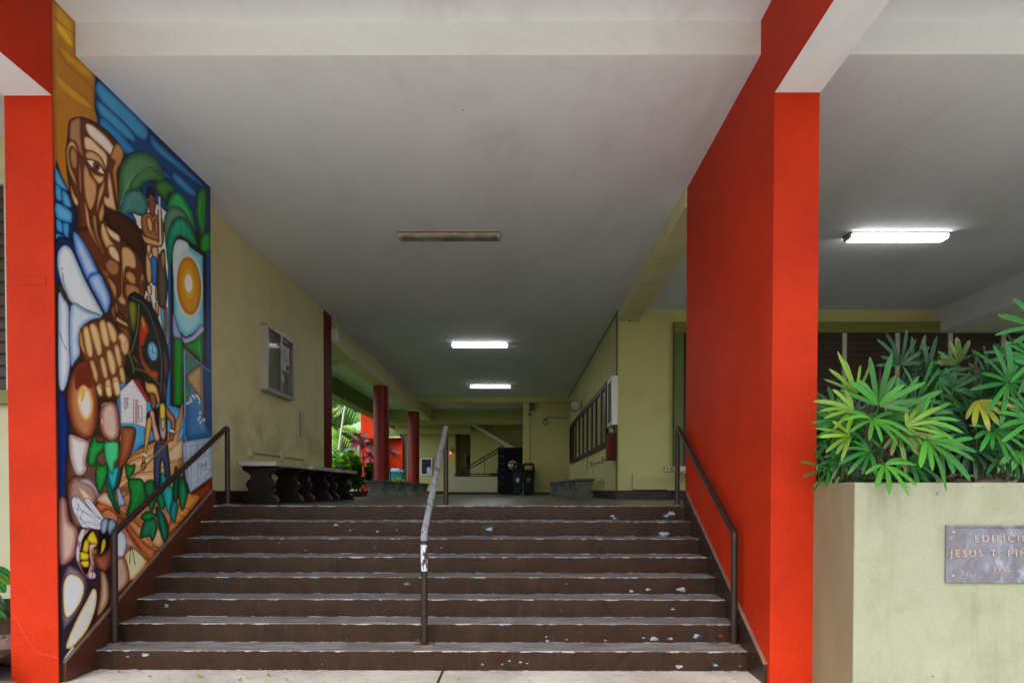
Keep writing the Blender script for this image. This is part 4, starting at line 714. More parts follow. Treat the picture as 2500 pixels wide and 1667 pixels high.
for t_ in (.3, .62): mb.tube([(at(1110+118*t_, 1158-70*t_, Y=27.4)), at(1110+118*t_, 1158-70*t_, Y=27.4)-Vector((0, 0, .9))], .012, 'wire', 6)
mb.build('railing', fl)
for i in range(10):
    mb = MB(); mb.box(-2.55+i*.27, -2.28+i*.27, 27.45, 28.55, LZ+i*.17, LZ+.17+i*.17, 'cream2'); mb.build('step', fl)
lb = thing('low_wall', 'low cream parapet wall left of the drinks machine', 'wall', (-1.8, 26.5, LZ)); MB().box(-2.83, -.89, 26.5, 26.68, LZ+.095, 1.90, 'cream_pale').build('wall', lb); MB().box(-2.84, -.88, 26.49, 26.69, .95, LZ+.094, 'brown').build('base', lb)
# ================================================================ handrails
def handrail(x, lab, mats, xt=None):
    xt = xt or x
    h = thing('handrail', lab, 'handrail', (x, 5.36, RI), 'stair handrails'); r = .0265
    zb, zt = 1.035, 2.05; yb, yt = 5.365, 7.335
    A = Vector((x, yb, zb)); B = Vector((xt, yt, zt)); d = (B-A).normalized()
    bend = lambda P, a, b_, R: [P+a*R, P+a*R*.5+b_*R*.12, P+a*R*.12+b_*R*.5, P+b_*R]
    up = Vector((0, 0, 1))
    mb = MB(); mb.tube([(x, yb, RI+.004)]+[A-up*.05], r, mats[0], 16); mb.build('lower_post', h, smooth=True)
    if mats[3]:
        mb = MB(); mb.tube([(x, yb, .74), (x, yb, .95)], r+.0012, mats[3], 16, cap=False); mb.build('paint_patch', h, smooth=True)
    mb = MB(); mb.tube([A-up*.055, A-up*.025, A-up*.008+d*.006, A+d*.03, B-d*.03, B-d*.006-up*.008, B-up*.025, B-up*.055], r*1.01, mats[1], 16); mb.build('rail', h, smooth=True)
    mb = MB(); mb.tube([B-up*.05, (xt, yt, LZ+.004)], r, mats[2], 16); mb.build('upper_post', h, smooth=True)
    for (px_, py_, pz) in ((x, yb, RI), (xt, yt, LZ)):
        mb = MB(); mb.box(px_-.075, px_+.075, py_-.045, py_+.05, pz-.004, pz+.008, 'edge') if mats[1] != 'rail' else mb.lathe([(.062, pz-.004), (.062, pz+.007), (.04, pz+.016), (.03, pz+.02)], px_, py_, 'edge', 20)
        mb.build('base_plate', h)
    return h
handrail(-3.205, 'brown pipe handrail along the mural side of the stairs', ('rail', 'rail', 'rail', None), -3.150)
handrail(-.757, 'middle pipe handrail with peeling bare metal slope', ('rail', 'rail_bare', 'rail', 'rail_patch'), -.800)
handrail(1.683, 'brown pipe handrail beside the right red wall', ('rail', 'rail', 'rail', None), 1.684)
# ================================================================ ceiling lights
def fixture(x, y, lit, lab):
    f = thing('ceiling_light', lab, 'ceiling light', (x, y, CZ), 'fluorescent ceiling lights'); L = .625; W = .095
    mb = MB(); mb.box(x-L, x+L, y-W, y+W, CZ-.016, CZ+.002, 'rust'); mb.build('base_pan', f)
    mb = MB(); mb.prism([(y-W+.006, CZ-.017), (y-W+.02, CZ-.062), (y+W-.02, CZ-.062), (y+W-.006, CZ-.017)], 'x', x-L+.03, x+L-.03, 'lit' if lit else 'unlit'); mb.build('diffuser', f)
    for s in (-1, 1):
        mb = MB(); mb.prism([(y-W, CZ-.0165), (y-W+.016, CZ-.066), (y+W-.016, CZ-.066), (y+W, CZ-.0165)], 'x', x+s*(L-.029), x+s*(L+.002), 'housing'); mb.build('end_cap', f, bevel=.003)
    if not lit: mb = MB(); mb.box(x-L+.03, x+L-.03, y-W-.002, y-W+.012, CZ-.044, CZ-.0165, 'housing'); mb.build('side_strip', f)
fixture(-.885, 8.57, False, 'unlit rusty fluorescent fixture on the passage ceiling')
fixture(-.885, 14.93, True, 'lit fluorescent fixture midway along the passage ceiling')
fixture(-.92, 20.88, True, 'lit fluorescent fixture farthest back on the passage ceiling')
fixture(4.69, 8.60, True, 'lit fluorescent fixture on the right porch ceiling')
# ================================================================ benches
PR = [(.205, .44), (.205, .405), (.185, .385), (.16, .372), (.118, .345), (.105, .32), (.118, .295), (.15, .265), (.165, .235), (.16, .205), (.14, .17), (.128, .145), (.135, .125), (.165, .10), (.19, .07), (.21, .035), (.215, 0)]
def bench(x, y, rot, lab, leg, top, grp, L=1.24, k=1.0, PRF=None, H=1.0):
    b_ = thing('bench', lab, 'bench', (x, y, LZ), grp); P = PRF or PR
    for s in (-1, 1):
        pts = [(w_*k, z_*H) for w_, z_ in P]+[(-w_*k, z_*H) for w_, z_ in P[::-1]]
        yc = s*(L/2-.20); mb = MB(); mb.prism([(px_+x, pz+LZ) for px_, pz in pts], 'y', y+yc-.05, y+yc+.05, leg); mb.build('support', b_, bevel=.012)
    ch = .05; hw = .235*k; hl = L/2; O = [(-hw+ch, -hl), (hw-ch, -hl), (hw, -hl+ch), (hw, hl-ch), (hw-ch, hl), (-hw+ch, hl), (-hw, hl-ch), (-hw, -hl+ch)]
    mb = MB(); mb.prism([(x+a_, y+c_) for a_, c_ in O], 'z', LZ+.44*H, LZ+.49*H, top); mb.build('seat', b_, bevel=.005)
    b_.rotation_euler.z = rot; return b_
bench(-3.03, 8.42, 0, 'nearest dark bench with a speckled pale slab top by the yellow wall', 'concrete_dark', 'terrazzo', 'dark benches along the yellow wall', 1.30)
bench(-3.03, 9.80, 0, 'middle dark bench of the row along the yellow wall', 'concrete_dark', 'terrazzo', 'dark benches along the yellow wall', 1.26)
bench(-3.04, 11.15, 0, 'farthest dark bench of the row by the dark red pilaster', 'concrete_dark', 'terrazzo', 'dark benches along the yellow wall', 1.26)
PG = [(.195, .44), (.20, .38), (.19, .32), (.165, .26), (.14, .19), (.145, .165), (.17, .13), (.195, .10), (.20, .04), (.20, 0)]
for i, y in enumerate((15.6, 17.6, 19.6, 21.5)):
    bench(-3.22+i*.02, y, 0, ['nearest grey stone bench in front of the near round column', 'second grey stone bench, just past the near round column', 'third grey stone bench along the garden columns', 'farthest grey stone bench, by the far round column'][i], 'concrete_gray', 'terrazzo_dark', 'grey benches by the columns', 1.2, 1.0, PG, .78)
for i in range(4):
    bench(1.33-.085*i, 14.8+1.75*i, 0, ['nearest grey concrete bench below the fire cabinet window', 'second grey concrete bench along the right wall', 'third grey concrete bench along the right wall', 'last grey concrete bench along the right wall'][i], 'concrete_gray', 'terrazzo_dark', 'grey benches by the right wall', 1.5, .92, PG, .84)
bench(3.27, 11.55, R_(90), 'dark bench partly hidden behind the right red wall', 'concrete_dark', 'terrazzo', None, 1.2)
# ================================================================ left wall fittings
M['letter_card'] = paint('letter_card', (.20, .32, .26), .8)
nb = thing('notice_case', 'shallow aluminium notice case with sliding glass on the left yellow wall', 'notice board', (-3.48, 9.5, 3.1))
X0, X1 = -3.486, -3.375; ya, yb, za, zb = 9.15, 10.22, 2.705, 3.605
mb = MB(); mb.box(X0, X1-.004, ya, yb, za, za+.03, 'steel'); mb.box(X0, X1-.004, ya, yb, zb-.03, zb, 'steel'); mb.box(X0, X1-.004, ya, ya+.03, za+.03, zb-.03, 'case_side'); mb.box(X0, X1-.004, yb-.03, yb, za+.03, zb-.03, 'steel'); mb.build('case', nb)
MB().box(X0, X0+.01, ya+.03, yb-.03, za+.03, zb-.03, 'board').build('backing', nb)
ym = (ya+yb)/2
for (y0, y1, xo) in ((ya+.005, ym+.02, 0), (ym-.02, yb-.005, -.012)):
    mb = MB(); w_ = .035; x0, x1 = X1-.014+xo, X1-.003+xo
    mb.box(x0, x1, y0, y1, za+.004, za+.05, 'steel'); mb.box(x0, x1, y0, y1, zb-.05, zb-.004, 'steel'); mb.box(x0, x1, y0, y0+w_, za+.05, zb-.05, 'steel'); mb.box(x0, x1, y1-w_, y1, za+.05, zb-.05, 'steel'); dr = mb.build('sliding_door', nb)
    MB().box(x0+.004, x0+.007, y0+w_, y1-w_, za+.05, zb-.05, 'case_glass').build('glass', nb)
xq = X1-.030
def cp(a_, b_): return at(640+a_/5.227, 760+b_/5.227, X=xq)
def sheet(mb, q0, q1, dx, mat): mb.add([(xq+dx, q0.y, q1.z), (xq+dx, q1.y, q1.z-.0), (xq+dx, q1.y, q0.z), (xq+dx, q0.y, q0.z)], [(0, 1, 2, 3)], mat)
q0, q1 = cp(258, 372), cp(346, 700); zt_, zb_ = cp(300, 385).z, cp(300, 765).z; q0.z = zt_; q1.z = zb_
mb = MB(); sheet(mb, q0, q1, 0, 'paper'); mb.build('poster', nb)
mb = MB(); h_ = zt_-zb_; a0 = q0.copy(); a1 = q1.copy(); a0.z = zt_-.03*h_; a1.z = zt_-.17*h_; sheet(mb, a0, a1, .001, 'navy')
for i in range(7): a0.y = q0.y+.02; a1.y = q0.y+(q1.y-q0.y)*(.55 if i < 5 else .9); a0.z = zt_-(.30+.06*i)*h_; a1.z = a0.z-.018*h_; sheet(mb, a0, a1, .001, 'wire')
a0.y = q0.y+(q1.y-q0.y)*.5; a1.y = q1.y-.01; a0.z = zt_-.80*h_; a1.z = zt_-.95*h_; sheet(mb, a0, a1, .001, 'navy'); mb.build('print', nb)
mb = MB(); a0, a1 = cp(252, 805), cp(282, 915); sheet(mb, a0, a1, 0, 'paper'); a0, a1 = cp(284, 805), cp(322, 935); sheet(mb, a0, a1, 0, 'teal_paper'); mb.build('card', nb)
for ch, a_, b_ in (('S', 80, 370), ('C', 122, 590), ('A', 170, 812)):
    q_ = cp(a_, b_); mb = MB(); mb.add([(xq-.001, q_.y-.045, q_.z-.08), (xq-.001, q_.y+.045, q_.z-.08), (xq-.001, q_.y+.045, q_.z+.08), (xq-.001, q_.y-.045, q_.z+.08)], [(0, 1, 2, 3)], 'letter_card'); mb.build('letter_card', nb)
    text_curve(ch, .17, 'letter', nb, 'letter', (xq, q_.y, q_.z), (R_(90), 0, R_(90)), .001)
# wall outlets and conduit
P1, P2, P3 = at(613, 1105, X=-3.47), at(687, 1115, X=-3.47), at(745, 1124, X=-3.47)
zc = 1.86
co_ = thing('wall_conduit', 'thin surface conduit linking three small boxes above the dark benches', 'conduit', (-3.48, P1.y, zc))
for p in (P1, P2, P3): MB().box(-3.486, -3.44, p.y-.045, p.y+.045, zc-.06, zc+.06, 'cream_pale').build('outlet_box', co_, bevel=.004)
mb = MB(); mb.tube([(-3.472, P1.y, zc), (-3.472, P3.y, zc)], .011, 'conduit', 8); mb.build('conduit', co_)
el_ = thing('emergency_light', 'small white wall box beside the dark red pilaster', 'emergency light', (-3.43, 12.55, 4.2)); MB().box(-3.482, -3.36, 12.56, 12.68, 4.09, 4.33, 'white_box').build('body', el_, bevel=.02); MB().tube([(-3.45, 12.5, 4.42), (-3.41, 12.52, 4.38), (-3.40, 12.6, 4.33)], .006, 'wire', 6).build('cable', el_)
# ================================================================ right wall fittings
def rx(y): return 1.737-(y-12.15)/11.45*.075
ck = thing('wall_clock', 'round black rimmed clock on a bracket high on the right wall', 'clock', (1.50, 18.9, 3.70)); cx_, cy_, cz_ = 1.505, 18.9, 3.705; r = .145
def disc(mb, x, z, r, y0, y1, mat, n=36): return mb.prism([(x+r*math.cos(2*math.pi*i/n), z+r*math.sin(2*math.pi*i/n)) for i in range(n)], 'y', y0, y1, mat)
disc(MB(), cx_, cz_, r, cy_-.03, cy_+.05, 'wire').build('rim', ck); disc(MB(), cx_, cz_, r-.016, cy_-.034, cy_-.029, 'logo_white').build('face', ck)
mb = MB()
for i in range(12):
    a = math.pi/6*i; x_, z_ = cx_+math.sin(a)*.103, cz_+math.cos(a)*.103; mb.box(x_-.008, x_+.008, cy_-.037, cy_-.035, z_-.010, z_+.010, 'wire')
mb.build('hour_marks', ck)
mb = MB()
for a, l_, w_ in ((R_(222), .085, .006), (R_(246), .058, .008)):
    d = Vector((math.sin(a), 0, math.cos(a))); n_ = Vector((d.z, 0, -d.x))*w_; o_ = Vector((cx_, cy_-.040, cz_)); mb.add([o_-n_, o_+d*l_, o_+n_, o_-d*.015], [(0, 1, 2, 3)], 'wire')
mb.build('hands', ck); mb = MB(); mb.tube([(cx_+r-.01, cy_+.01, cz_), (rx(18.9)+.01, cy_+.01, cz_)], .012, 'wire', 8); mb.box(rx(18.9)-.012, rx(18.9)+.01, cy_-.03, cy_+.05, cz_-.09, cz_+.13, 'wire'); mb.build('bracket', ck)
sw = thing('strip_window', 'long dark framed window band in the right passage wall', 'window', (1.7, 18, 2.2))
wy0, wy1, za, zb = 13.4, 22.5, 2.235, 3.51
def wbox(mb, ya, yb, x_out, x_in, z0, z1, mat):
    return mb.prism([(rx(ya)-x_out, ya), (rx(yb)-x_out, yb), (rx(yb)-x_in, yb), (rx(ya)-x_in, ya)], 'z', z0, z1, mat)
mb = MB(); wbox(mb, wy0, wy1, .05, -.02, za-.0, za+.10, 'frame_dark'); wbox(mb, wy0, wy1, .05, -.02, zb-.12, zb, 'frame_dark'); wbox(mb, wy0-.02, wy0+.16, .055, -.02, za+.1, zb-.12, 'frame_dark'); wbox(mb, wy1-.12, wy1+.01, .055, -.02, za+.1, zb-.12, 'frame_dark'); mb.build('frame', sw)
ys = [14.25, 15.15, 16.0, 17.0, 18.1, 19.2, 20.3, 21.4]
for i, y in enumerate(ys): mb = MB(); wbox(mb, y, y+.16+.04*(i > 2), .045, -.02, za+.1, zb-.12, 'frame_brown' if i == 0 else 'frame_dark'); mb.build('mullion', sw)
for i, (a, b_) in enumerate(zip([wy0+.16]+ys, ys+[wy1-.1])): mb = MB(); wbox(mb, a+.02, b_, .018, .006, za+.1, zb-.12, 'glass_green2' if i == 0 else 'glass_green' if i < 7 else 'glass_dark'); mb.build('pane', sw)
wn = thing('white_notice_case', 'white framed notice case nearest the corner of the right wall', 'notice board', (1.7, 12.4, 2.55))
mb = MB(); X = rx(12.4); y0, y1, z0, z1 = 12.17, 12.86, 2.545, 3.41; x0 = X-.10
mb.box(x0, X+.02, y0, y0+.02, z0, z1, 'white_box'); mb.box(x0, X+.02, y1-.02, y1, z0, z1, 'white_box'); mb.box(x0, X+.02, y0+.02, y1-.02, z0, z0+.02, 'white_box'); mb.box(x0, X+.02, y0+.02, y1-.02, z1-.02, z1, 'white_box')
mb.box(x0-.008, x0, y0, y1, z0, z0+.07, 'white_box'); mb.box(x0-.008, x0, y0, y1, z1-.07, z1, 'white_box'); mb.box(x0-.008, x0, y0, y0+.13, z0+.07, z1-.07, 'white_box'); mb.box(x0-.008, x0, y1-.1, y1, z0+.07, z1-.07, 'white_box'); mb.build('frame', wn)
MB().box(x0+.01, x0+.015, y0+.02, y1-.02, z0+.02, z1-.02, 'glass_dark').build('glass', wn)
fb = thing('fire_cabinet', 'dark red wall cabinet below the white notice case', 'fire cabinet', (1.65, 12.6, 1.9))
X = rx(12.6); MB().box(X-.13, X+.02, 12.36, 12.84, 1.935, 2.415, 'firebox').build('cabinet', fb, bevel=.006); mb = MB()
for i in range(6): mb.box(X-.133, X-.13, 12.42, 12.78, 2.10+i*.035, 2.108+i*.035, 'wire')
mb.build('vent_slots', fb); MB().tube([(X-.01, 12.55, 2.41), (X-.01, 12.55, 2.56)], .02, 'firebox', 8).build('pipe', fb)
cr = thing('wall_outlet_run', 'conduit with two small boxes below the right window band', 'conduit', (1.7, 15, 2)); mb = MB(); mb.tube([(rx(16.4)-.015, 16.4, 1.99), (rx(12.9)-.015, 12.9, 1.99)], .012, 'conduit', 8); mb.build('conduit', cr)
for y in (16.3, 14.2): wbox(MB(), y-.06, y+.06, .04, -.01, 1.93, 2.06, 'conduit').build('outlet_box', cr)
MB().tube([(rx(17)-.01, 17.3, 2.23), (rx(17)-.02, 17.3, 1.84)], .006, 'wire', 6).build('hanging_wire', label='thin wire hanging below the right window band', cat='wire')
# ragged cable along the ceiling joint
mb = MB(); P = [(rx(y)-.018, y, CZ-.02-.035*abs(math.sin(y*2.3))*random.random()) for y in np.linspace(12.17, 23.3, 60)]; mb.tube(P, .009, 'wire', 6); mb.tube([(1.715, 12.25, CZ-.02), (1.715, 12.25, LZ+.16)], .008, 'wire', 6); mb.build('ceiling_cable', label='dark cable running along the right ceiling edge and down the corner', cat='cable')
# fittings on the corner wall facing the viewer
a = at(1632, 1144.5, Y=12.15)
eo = thing('electric_outlet', 'cream double outlet box on the wall near the right red wall', 'outlet', (a.x, 12.13, a.z)); MB().box(a.x-.075, a.x+.075, 12.09, 12.149, a.z-.045, a.z+.045, 'cream_pale').build('box', eo, bevel=.006)
mb = MB()
for s in (-1, 1): mb.box(a.x+s*.03-.012, a.x+s*.03+.012, 12.0875, 12.0905, a.z-.018, a.z+.018, 'wire')
mb.build('sockets', eo); MB().tube([(a.x+.07, 12.13, a.z-.01), (2.9, 12.13, a.z-.012)], .009, 'conduit', 8).build('conduit', eo)
a = at(1547, 1158, Y=12.13); mb = MB(); mb.tube([(a.x, 12.12, a.z), (a.x, 12.12, LZ+.19)], .022, 'cream_pale', 10); mb.tube([(a.x, 12.12, LZ+.2), (a.x, 12.11, LZ+.172), (a.x+.05, 12.11, LZ+.165), (2.6, 12.11, LZ+.17)], .012, 'wire', 8); mb.build('stub_pipe', label='short cream pipe stub rising from the baseboard at the corner wall', cat='pipe')
a = at(1537, 780, Y=12.13); MB().box(a.x-.02, a.x+.02, 12.06, 12.149, a.z-.03, a.z+.03, 'wire').build('hook_plate', label='tiny black block under the aisle beam end', cat='bracket')
# ================================================================ vending machine and bins
vm = thing('vending_machine', 'tall blue black drinks vending machine with a round red white blue logo', 'vending machine', (-.39, 26.55, LZ))
VX0, VX1, VZ = -.87, .085, 3.03
MB().box(VX0, VX1, 26.5, 27.0, LZ+.07, VZ, 'vend').build('cabinet', vm, bevel=.02); MB().box(VX0+.04, VX1-.04, 26.54, 26.95, LZ, LZ+.07, 'black').build('feet', vm)
MB().box(VX0+.22, VX1-.06, 26.494, 26.5, LZ+.22, VZ-.06, 'vend').build('front_panel', vm)
cx_, cz_, r = at(1180+800/11.2, 1080+612/11.2, Y=26.49).x, at(1180+800/11.2, 1080+612/11.2, Y=26.49).z, .168
disc(MB(), cx_, cz_, r, 26.486, 26.494, 'logo_white').build('logo_ring', vm)
def band(z_of_x_lo, z_of_x_hi, mat, nm, y, rr):
    n = 24; xs = [cx_-rr+2*rr*i/n for i in range(n+1)]; lo, hi = [], []
    for x in xs:
        h = math.sqrt(max(0, rr*rr-(x-cx_)**2)); lo.append((x, max(cz_-h, z_of_x_lo(x)))); hi.append((x, min(cz_+h, z_of_x_hi(x))))
    mb = MB(); vs = [(x, y, z) for x, z in lo]+[(x, y, max(z, lo[i][1])) for i, (x, z) in enumerate(hi)]
    mb.add(vs, [(i, i+1, n+2+i, n+1+i) for i in range(n)], mat); mb.build(nm, vm)
wave = lambda x: .012*math.sin((x-cx_)/r*2.2)
band(lambda x: cz_+.048+wave(x), lambda x: 9, 'logo_red', 'logo_top', 26.4845, r-.014); band(lambda x: -9, lambda x: cz_-.048+wave(x), 'logo_blue', 'logo_bottom', 26.4845, r-.014)
text_curve('PEPSI', .105, 'boardblack', vm, 'logo_lettering', (cx_, 26.483, cz_+.002), (R_(90), 0, 0), .0006, space=.95)
for j in range(6):
    mb = MB()
    for x_ in (VX0+.07, VX0+.095, VX0+.12, VX0+.17, VX0+.2, VX0+.225): mb.box(x_-.006, x_+.006, 26.492, 26.4995, VZ-.085-j*.265, VZ-.070-j*.265, 'charcoal' if x_ < VX0+.08 else 'steel')
    mb.build('button_row', vm)
MB().box(VX0-.01, VX0+.012, 26.50, 26.54, 2.28, 2.36, 'black').build('lock', vm)
def bin_(x0, x1, y0, lab, mat, stick):
    b_ = thing('recycling_bin', lab, 'recycling bin', ((x0+x1)/2, y0+.2, LZ), 'recycling bins'); xm = (x0+x1)/2; y1 = y0+.34; h0, h1 = LZ, LZ+.80
    mb = MB(); k = .028; mb.add([(x0+k, y0+k, h0), (x1-k, y0+k, h0), (x1-k, y1-k, h0), (x0+k, y1-k, h0), (x0, y0, h1), (x1, y0, h1), (x1, y1, h1), (x0, y1, h1)], [(0, 3, 2, 1), (4, 5, 6, 7), (0, 1, 5, 4), (1, 2, 6, 5), (2, 3, 7, 6), (3, 0, 4, 7)], mat); mb.build('body', b_, bevel=.02)
    mb = MB(); w_ = .05; O = [(x0-.01, h1-.01), (x1+.01, h1-.01), (x1+.015, h1+.07), (x1-.01, h1+.24), (x1-.06, h1+.275), (x0+.06, h1+.285), (x0+.01, h1+.25), (x0-.015, h1+.07)]
    I = [(x0+.07, h1+.06), (x1-.07, h1+.06), (x1-.07, h1+.09), (x1-.065, h1+.19), (x1-.09, h1+.215), (x0+.09, h1+.215), (x0+.065, h1+.19), (x0+.07, h1+.09)]
    n = 8; vs = [(a_, y0-.01, c_) for a_, c_ in O]+[(a_, y0-.01, c_) for a_, c_ in I]+[(a_, y1, c_) for a_, c_ in O]+[(a_, y1, c_) for a_, c_ in I]
    fs = []
    for i in range(n): j = (i+1) % n; fs += [(i, j, n+j, n+i), (2*n+j, 2*n+i, 3*n+i, 3*n+j), (i, 2*n+i, 2*n+j, j), (n+j, 3*n+j, 3*n+i, n+i)]
    mb.add(vs, fs, 'black'); mb.build('hood', b_)
    n = 24; zc_ = LZ+.51; mb = MB(); mb.prism([(xm+.052*math.cos(2*math.pi*i/n), zc_+.078*math.sin(2*math.pi*i/n)) for i in range(n)], 'y', y0+.004, y0+.012, 'logo_white' if stick == 'sticker_blue' else stick); mb.build('sticker', b_)
    mb = MB(); mb.prism([(xm-.025, zc_-.04), (xm+.028, zc_-.04), (xm+.02, zc_+.01), (xm, zc_+.045), (xm-.02, zc_+.01)], 'y', y0+.001, y0+.003, 'sticker_blue' if stick == 'sticker_blue' else 'boardblack'); mb.build('sticker_symbol', b_)
bin_(-.245, .055, 23.02, 'charcoal recycling bin with a blue sticker in front of the drinks machine', 'charcoal', 'sticker_blue')
bin_(.075, .475, 23.02, 'black recycling bin with a green sticker and an open hood', 'black', 'sticker_green')
# back hall fittings
a, b_ = at(1000+140/5.228, 950+878/5.228, Y=28.94), at(1000+290/5.228, 950+1095/5.228, Y=28.94)
bb = thing('black_notice_board', 'small black notice board in a white frame on the back wall', 'notice board', (a.x, 28.95, b_.z)); mb = MB()
mb.box(a.x, b_.x, 28.93, 28.965, b_.z, b_.z+.05, 'white_box'); mb.box(a.x, b_.x, 28.93, 28.965, a.z-.05, a.z, 'white_box'); mb.box(a.x, a.x+.05, 28.93, 28.965, b_.z+.05, a.z-.05, 'white_box'); mb.box(b_.x-.05, b_.x, 28.93, 28.965, b_.z+.05, a.z-.05, 'white_box'); mb.build('frame', bb)
MB().box(a.x+.05, b_.x-.05, 28.945, 28.965, b_.z+.05, a.z-.05, 'boardblack').build('board', bb); MB().box(b_.x-.23, b_.x-.07, 28.94, 28.945, b_.z+.07, b_.z+.33, 'paper').build('sheet', bb)
a = at(1100, 1105, Y=28.9); al = thing('fire_alarm', 'small wall alarm with a red light on the back wall', 'alarm', (a.x, 28.95, a.z)); MB().box(a.x-.05, a.x+.05, 28.88, 28.968, a.z, a.z+.22, 'conduit').build('body', al, bevel=.01); MB().lathe([(.03, a.z-.03), (.035, a.z), (.02, a.z+.02)], a.x, 28.87, 'redlamp', 12).build('lamp', al)
MB().box(-3.05, -2.82, 28.93, 28.968, 1.95, 2.07, 'cream_pale').build('switch_plate', label='pale wide switch plate on the back wall near the opening', cat='switch plate')
# ================================================================ planter box and plaque
PY = 4.205; PX = 2.055
pl = thing('planter_box', 'tall olive cream masonry planter wall with a plaque on its front', 'planter', (4, PY, 0))
mb = MB(); mb.box(PX, 12, PY, PY+.16, -.1, 1.426, 'planter'); mb.build('front_wall', pl, bevel=.008)
mb = MB(); mb.box(PX-.001, PX+.16, PY+.162, 4.789, -.1, 1.4255, 'planter_side'); mb.box(PX-.0025, PX-.001, PY+.004, PY+.162, -.1, 1.422, 'planter_side'); mb.build('side_wall', pl)
MB().box(PX+.16, 12, 5.46, 5.615, -.1, 1.42, 'planter').build('rear_wall', pl)
mb = MB(); nx, ny = 90, 12
vs = [(PX+.12+(9.8)*i/nx, PY+.15+1.33*j/ny, 1.375+.03*math.sin(i*.9+j*1.3)+random.uniform(-.012, .02)) for j in range(ny+1) for i in range(nx+1)]
mb.add(vs, [(j*(nx+1)+i, j*(nx+1)+i+1, (j+1)*(nx+1)+i+1, (j+1)*(nx+1)+i) for j in range(ny) for i in range(nx)], 'soil').build('soil_fill', pl, smooth=True)
mb = MB()
for (x, y) in ((2287, 1205), (2030, 1342), (2033, 1465), (2277, 1648), (2310, 1318)):
    p = at(x, y, Y=PY-.0012) if x > 2078 else at(x, y, X=PX-.0035); 
    for k_ in range(3): q = p+Vector((random.uniform(-.006, .006) if x > 2078 else 0, 0, random.uniform(-.006, .006))); s = .003; mb.add([q+Vector((-s, -s if x < 2078 else 0, -s)), q+Vector((s if x > 2078 else 0, s if x < 2078 else 0, -s)), q+Vector((s if x > 2078 else 0, s if x < 2078 else 0, s)), q+Vector((-s if x > 2078 else 0, -s if x < 2078 else 0, s))], [(0, 1, 2, 3)], 'conduit' if x < 2078 else 'navy')
mb.build('paint_fleck', pl)
a, b_ = at(2307, 1281, Y=PY), at(2500, 1421, Y=PY); PW = 2*(at(2442.6, 1350, Y=PY).x-a.x); zt, zb = a.z, b_.z
pq = thing('plaque', 'grey bronze building name plaque with raised letters on the planter', 'plaque', (a.x+PW/2, PY-.01, (zt+zb)/2))
y0 = PY-.001; MB().box(a.x, a.x+PW, PY-.008, y0, zb, zt, 'bronze').build('plate', pq, bevel=.002)
mb = MB(); e = .014; mb.box(a.x, a.x+PW, PY-.016, PY-.0082, zt-e, zt, 'bronze'); mb.box(a.x, a.x+PW, PY-.016, PY-.0082, zb, zb+e, 'bronze'); mb.box(a.x, a.x+e, PY-.016, PY-.0082, zb+e, zt-e, 'bronze'); mb.box(a.x+PW-e, a.x+PW, PY-.016, PY-.0082, zb+e, zt-e, 'bronze'); mb.build('raised_rim', pq, bevel=.004)
for cxx in (a.x+.047, a.x+PW-.047):
    for zz_ in (zt-.045, zb+.040):
        mb = MB(); n = 12; ring = [(r_, yo) for r_, yo in ((.0085, PY-.008), (.0085, PY-.012), (.006, PY-.016), (.0015, PY-.018))]
        vs = [(cxx+r_*math.cos(2*math.pi*i/n), yo, zz_+r_*math.sin(2*math.pi*i/n)) for r_, yo in ring for i in range(n)]
        mb.add(vs, [(k_*n+i, (k_+1)*n+i, (k_+1)*n+(i+1) % n, k_*n+(i+1) % n) for k_ in range(3) for i in range(n)]+[tuple(range(3*n, 4*n))], 'bronze_letter'); mb.build('rivet', pq, smooth=True)
xm = a.x+PW/2
text_curve('EDIFICIO', .062, 'bronze_letter', pq, 'lettering', (xm, PY-.0105, at(2400, 1315, Y=PY).z), (R_(90), 0, 0), .0035, space=1.42)
text_curve('JESUS T. PI\u00d1ERO', .062, 'bronze_letter', pq, 'lettering', (xm, PY-.0105, at(2400, 1351, Y=PY).z), (R_(90), 0, 0), .0035, space=1.42)
text_curve('1952', .042, 'bronze_letter', pq, 'lettering', (xm, PY-.0105, at(2400, 1390, Y=PY).z), (R_(90), 0, 0), .003, space=1.35)
def rock(x, y, z, sx_, sy_, sz_, lab, seed):
    rr = random.Random(seed); n, mm = 16, 10; vs = []; 
    for j in range(mm+1):
        for i in range(n):
            ph = math.pi*j/mm; th = 2*math.pi*i/n; k_ = 1+.16*math.sin(3*th+seed)*math.sin(ph)+.1*math.sin(5*ph+2*th)+rr.uniform(-.05, .05)
            vs.append((x+sx_*k_*math.sin(ph)*math.cos(th), y+sy_*k_*math.sin(ph)*math.sin(th), z+sz_*k_*math.cos(ph)))
    MB().add(vs, [(j*n+i, (j+1)*n+i, (j+1)*n+(i+1) % n, j*n+(i+1) % n) for j in range(mm) for i in range(n)], 'rock').build('rock', label=lab, cat='rock', smooth=True)
p = at(2415, 1168, Y=4.5); rock(p.x, 4.5, 1.41, .12, .07, .045, 'flat reddish brown rock on the soil of the palm planter', 3)
rock(-3.56, 4.66, .0, .10, .09, .055, 'pale rock at the foot of the mural pillar', 5); rock(-3.80, 5.0, .20, .13, .14, .10, 'brown rock half buried in the soil bed by the pillar', 8)
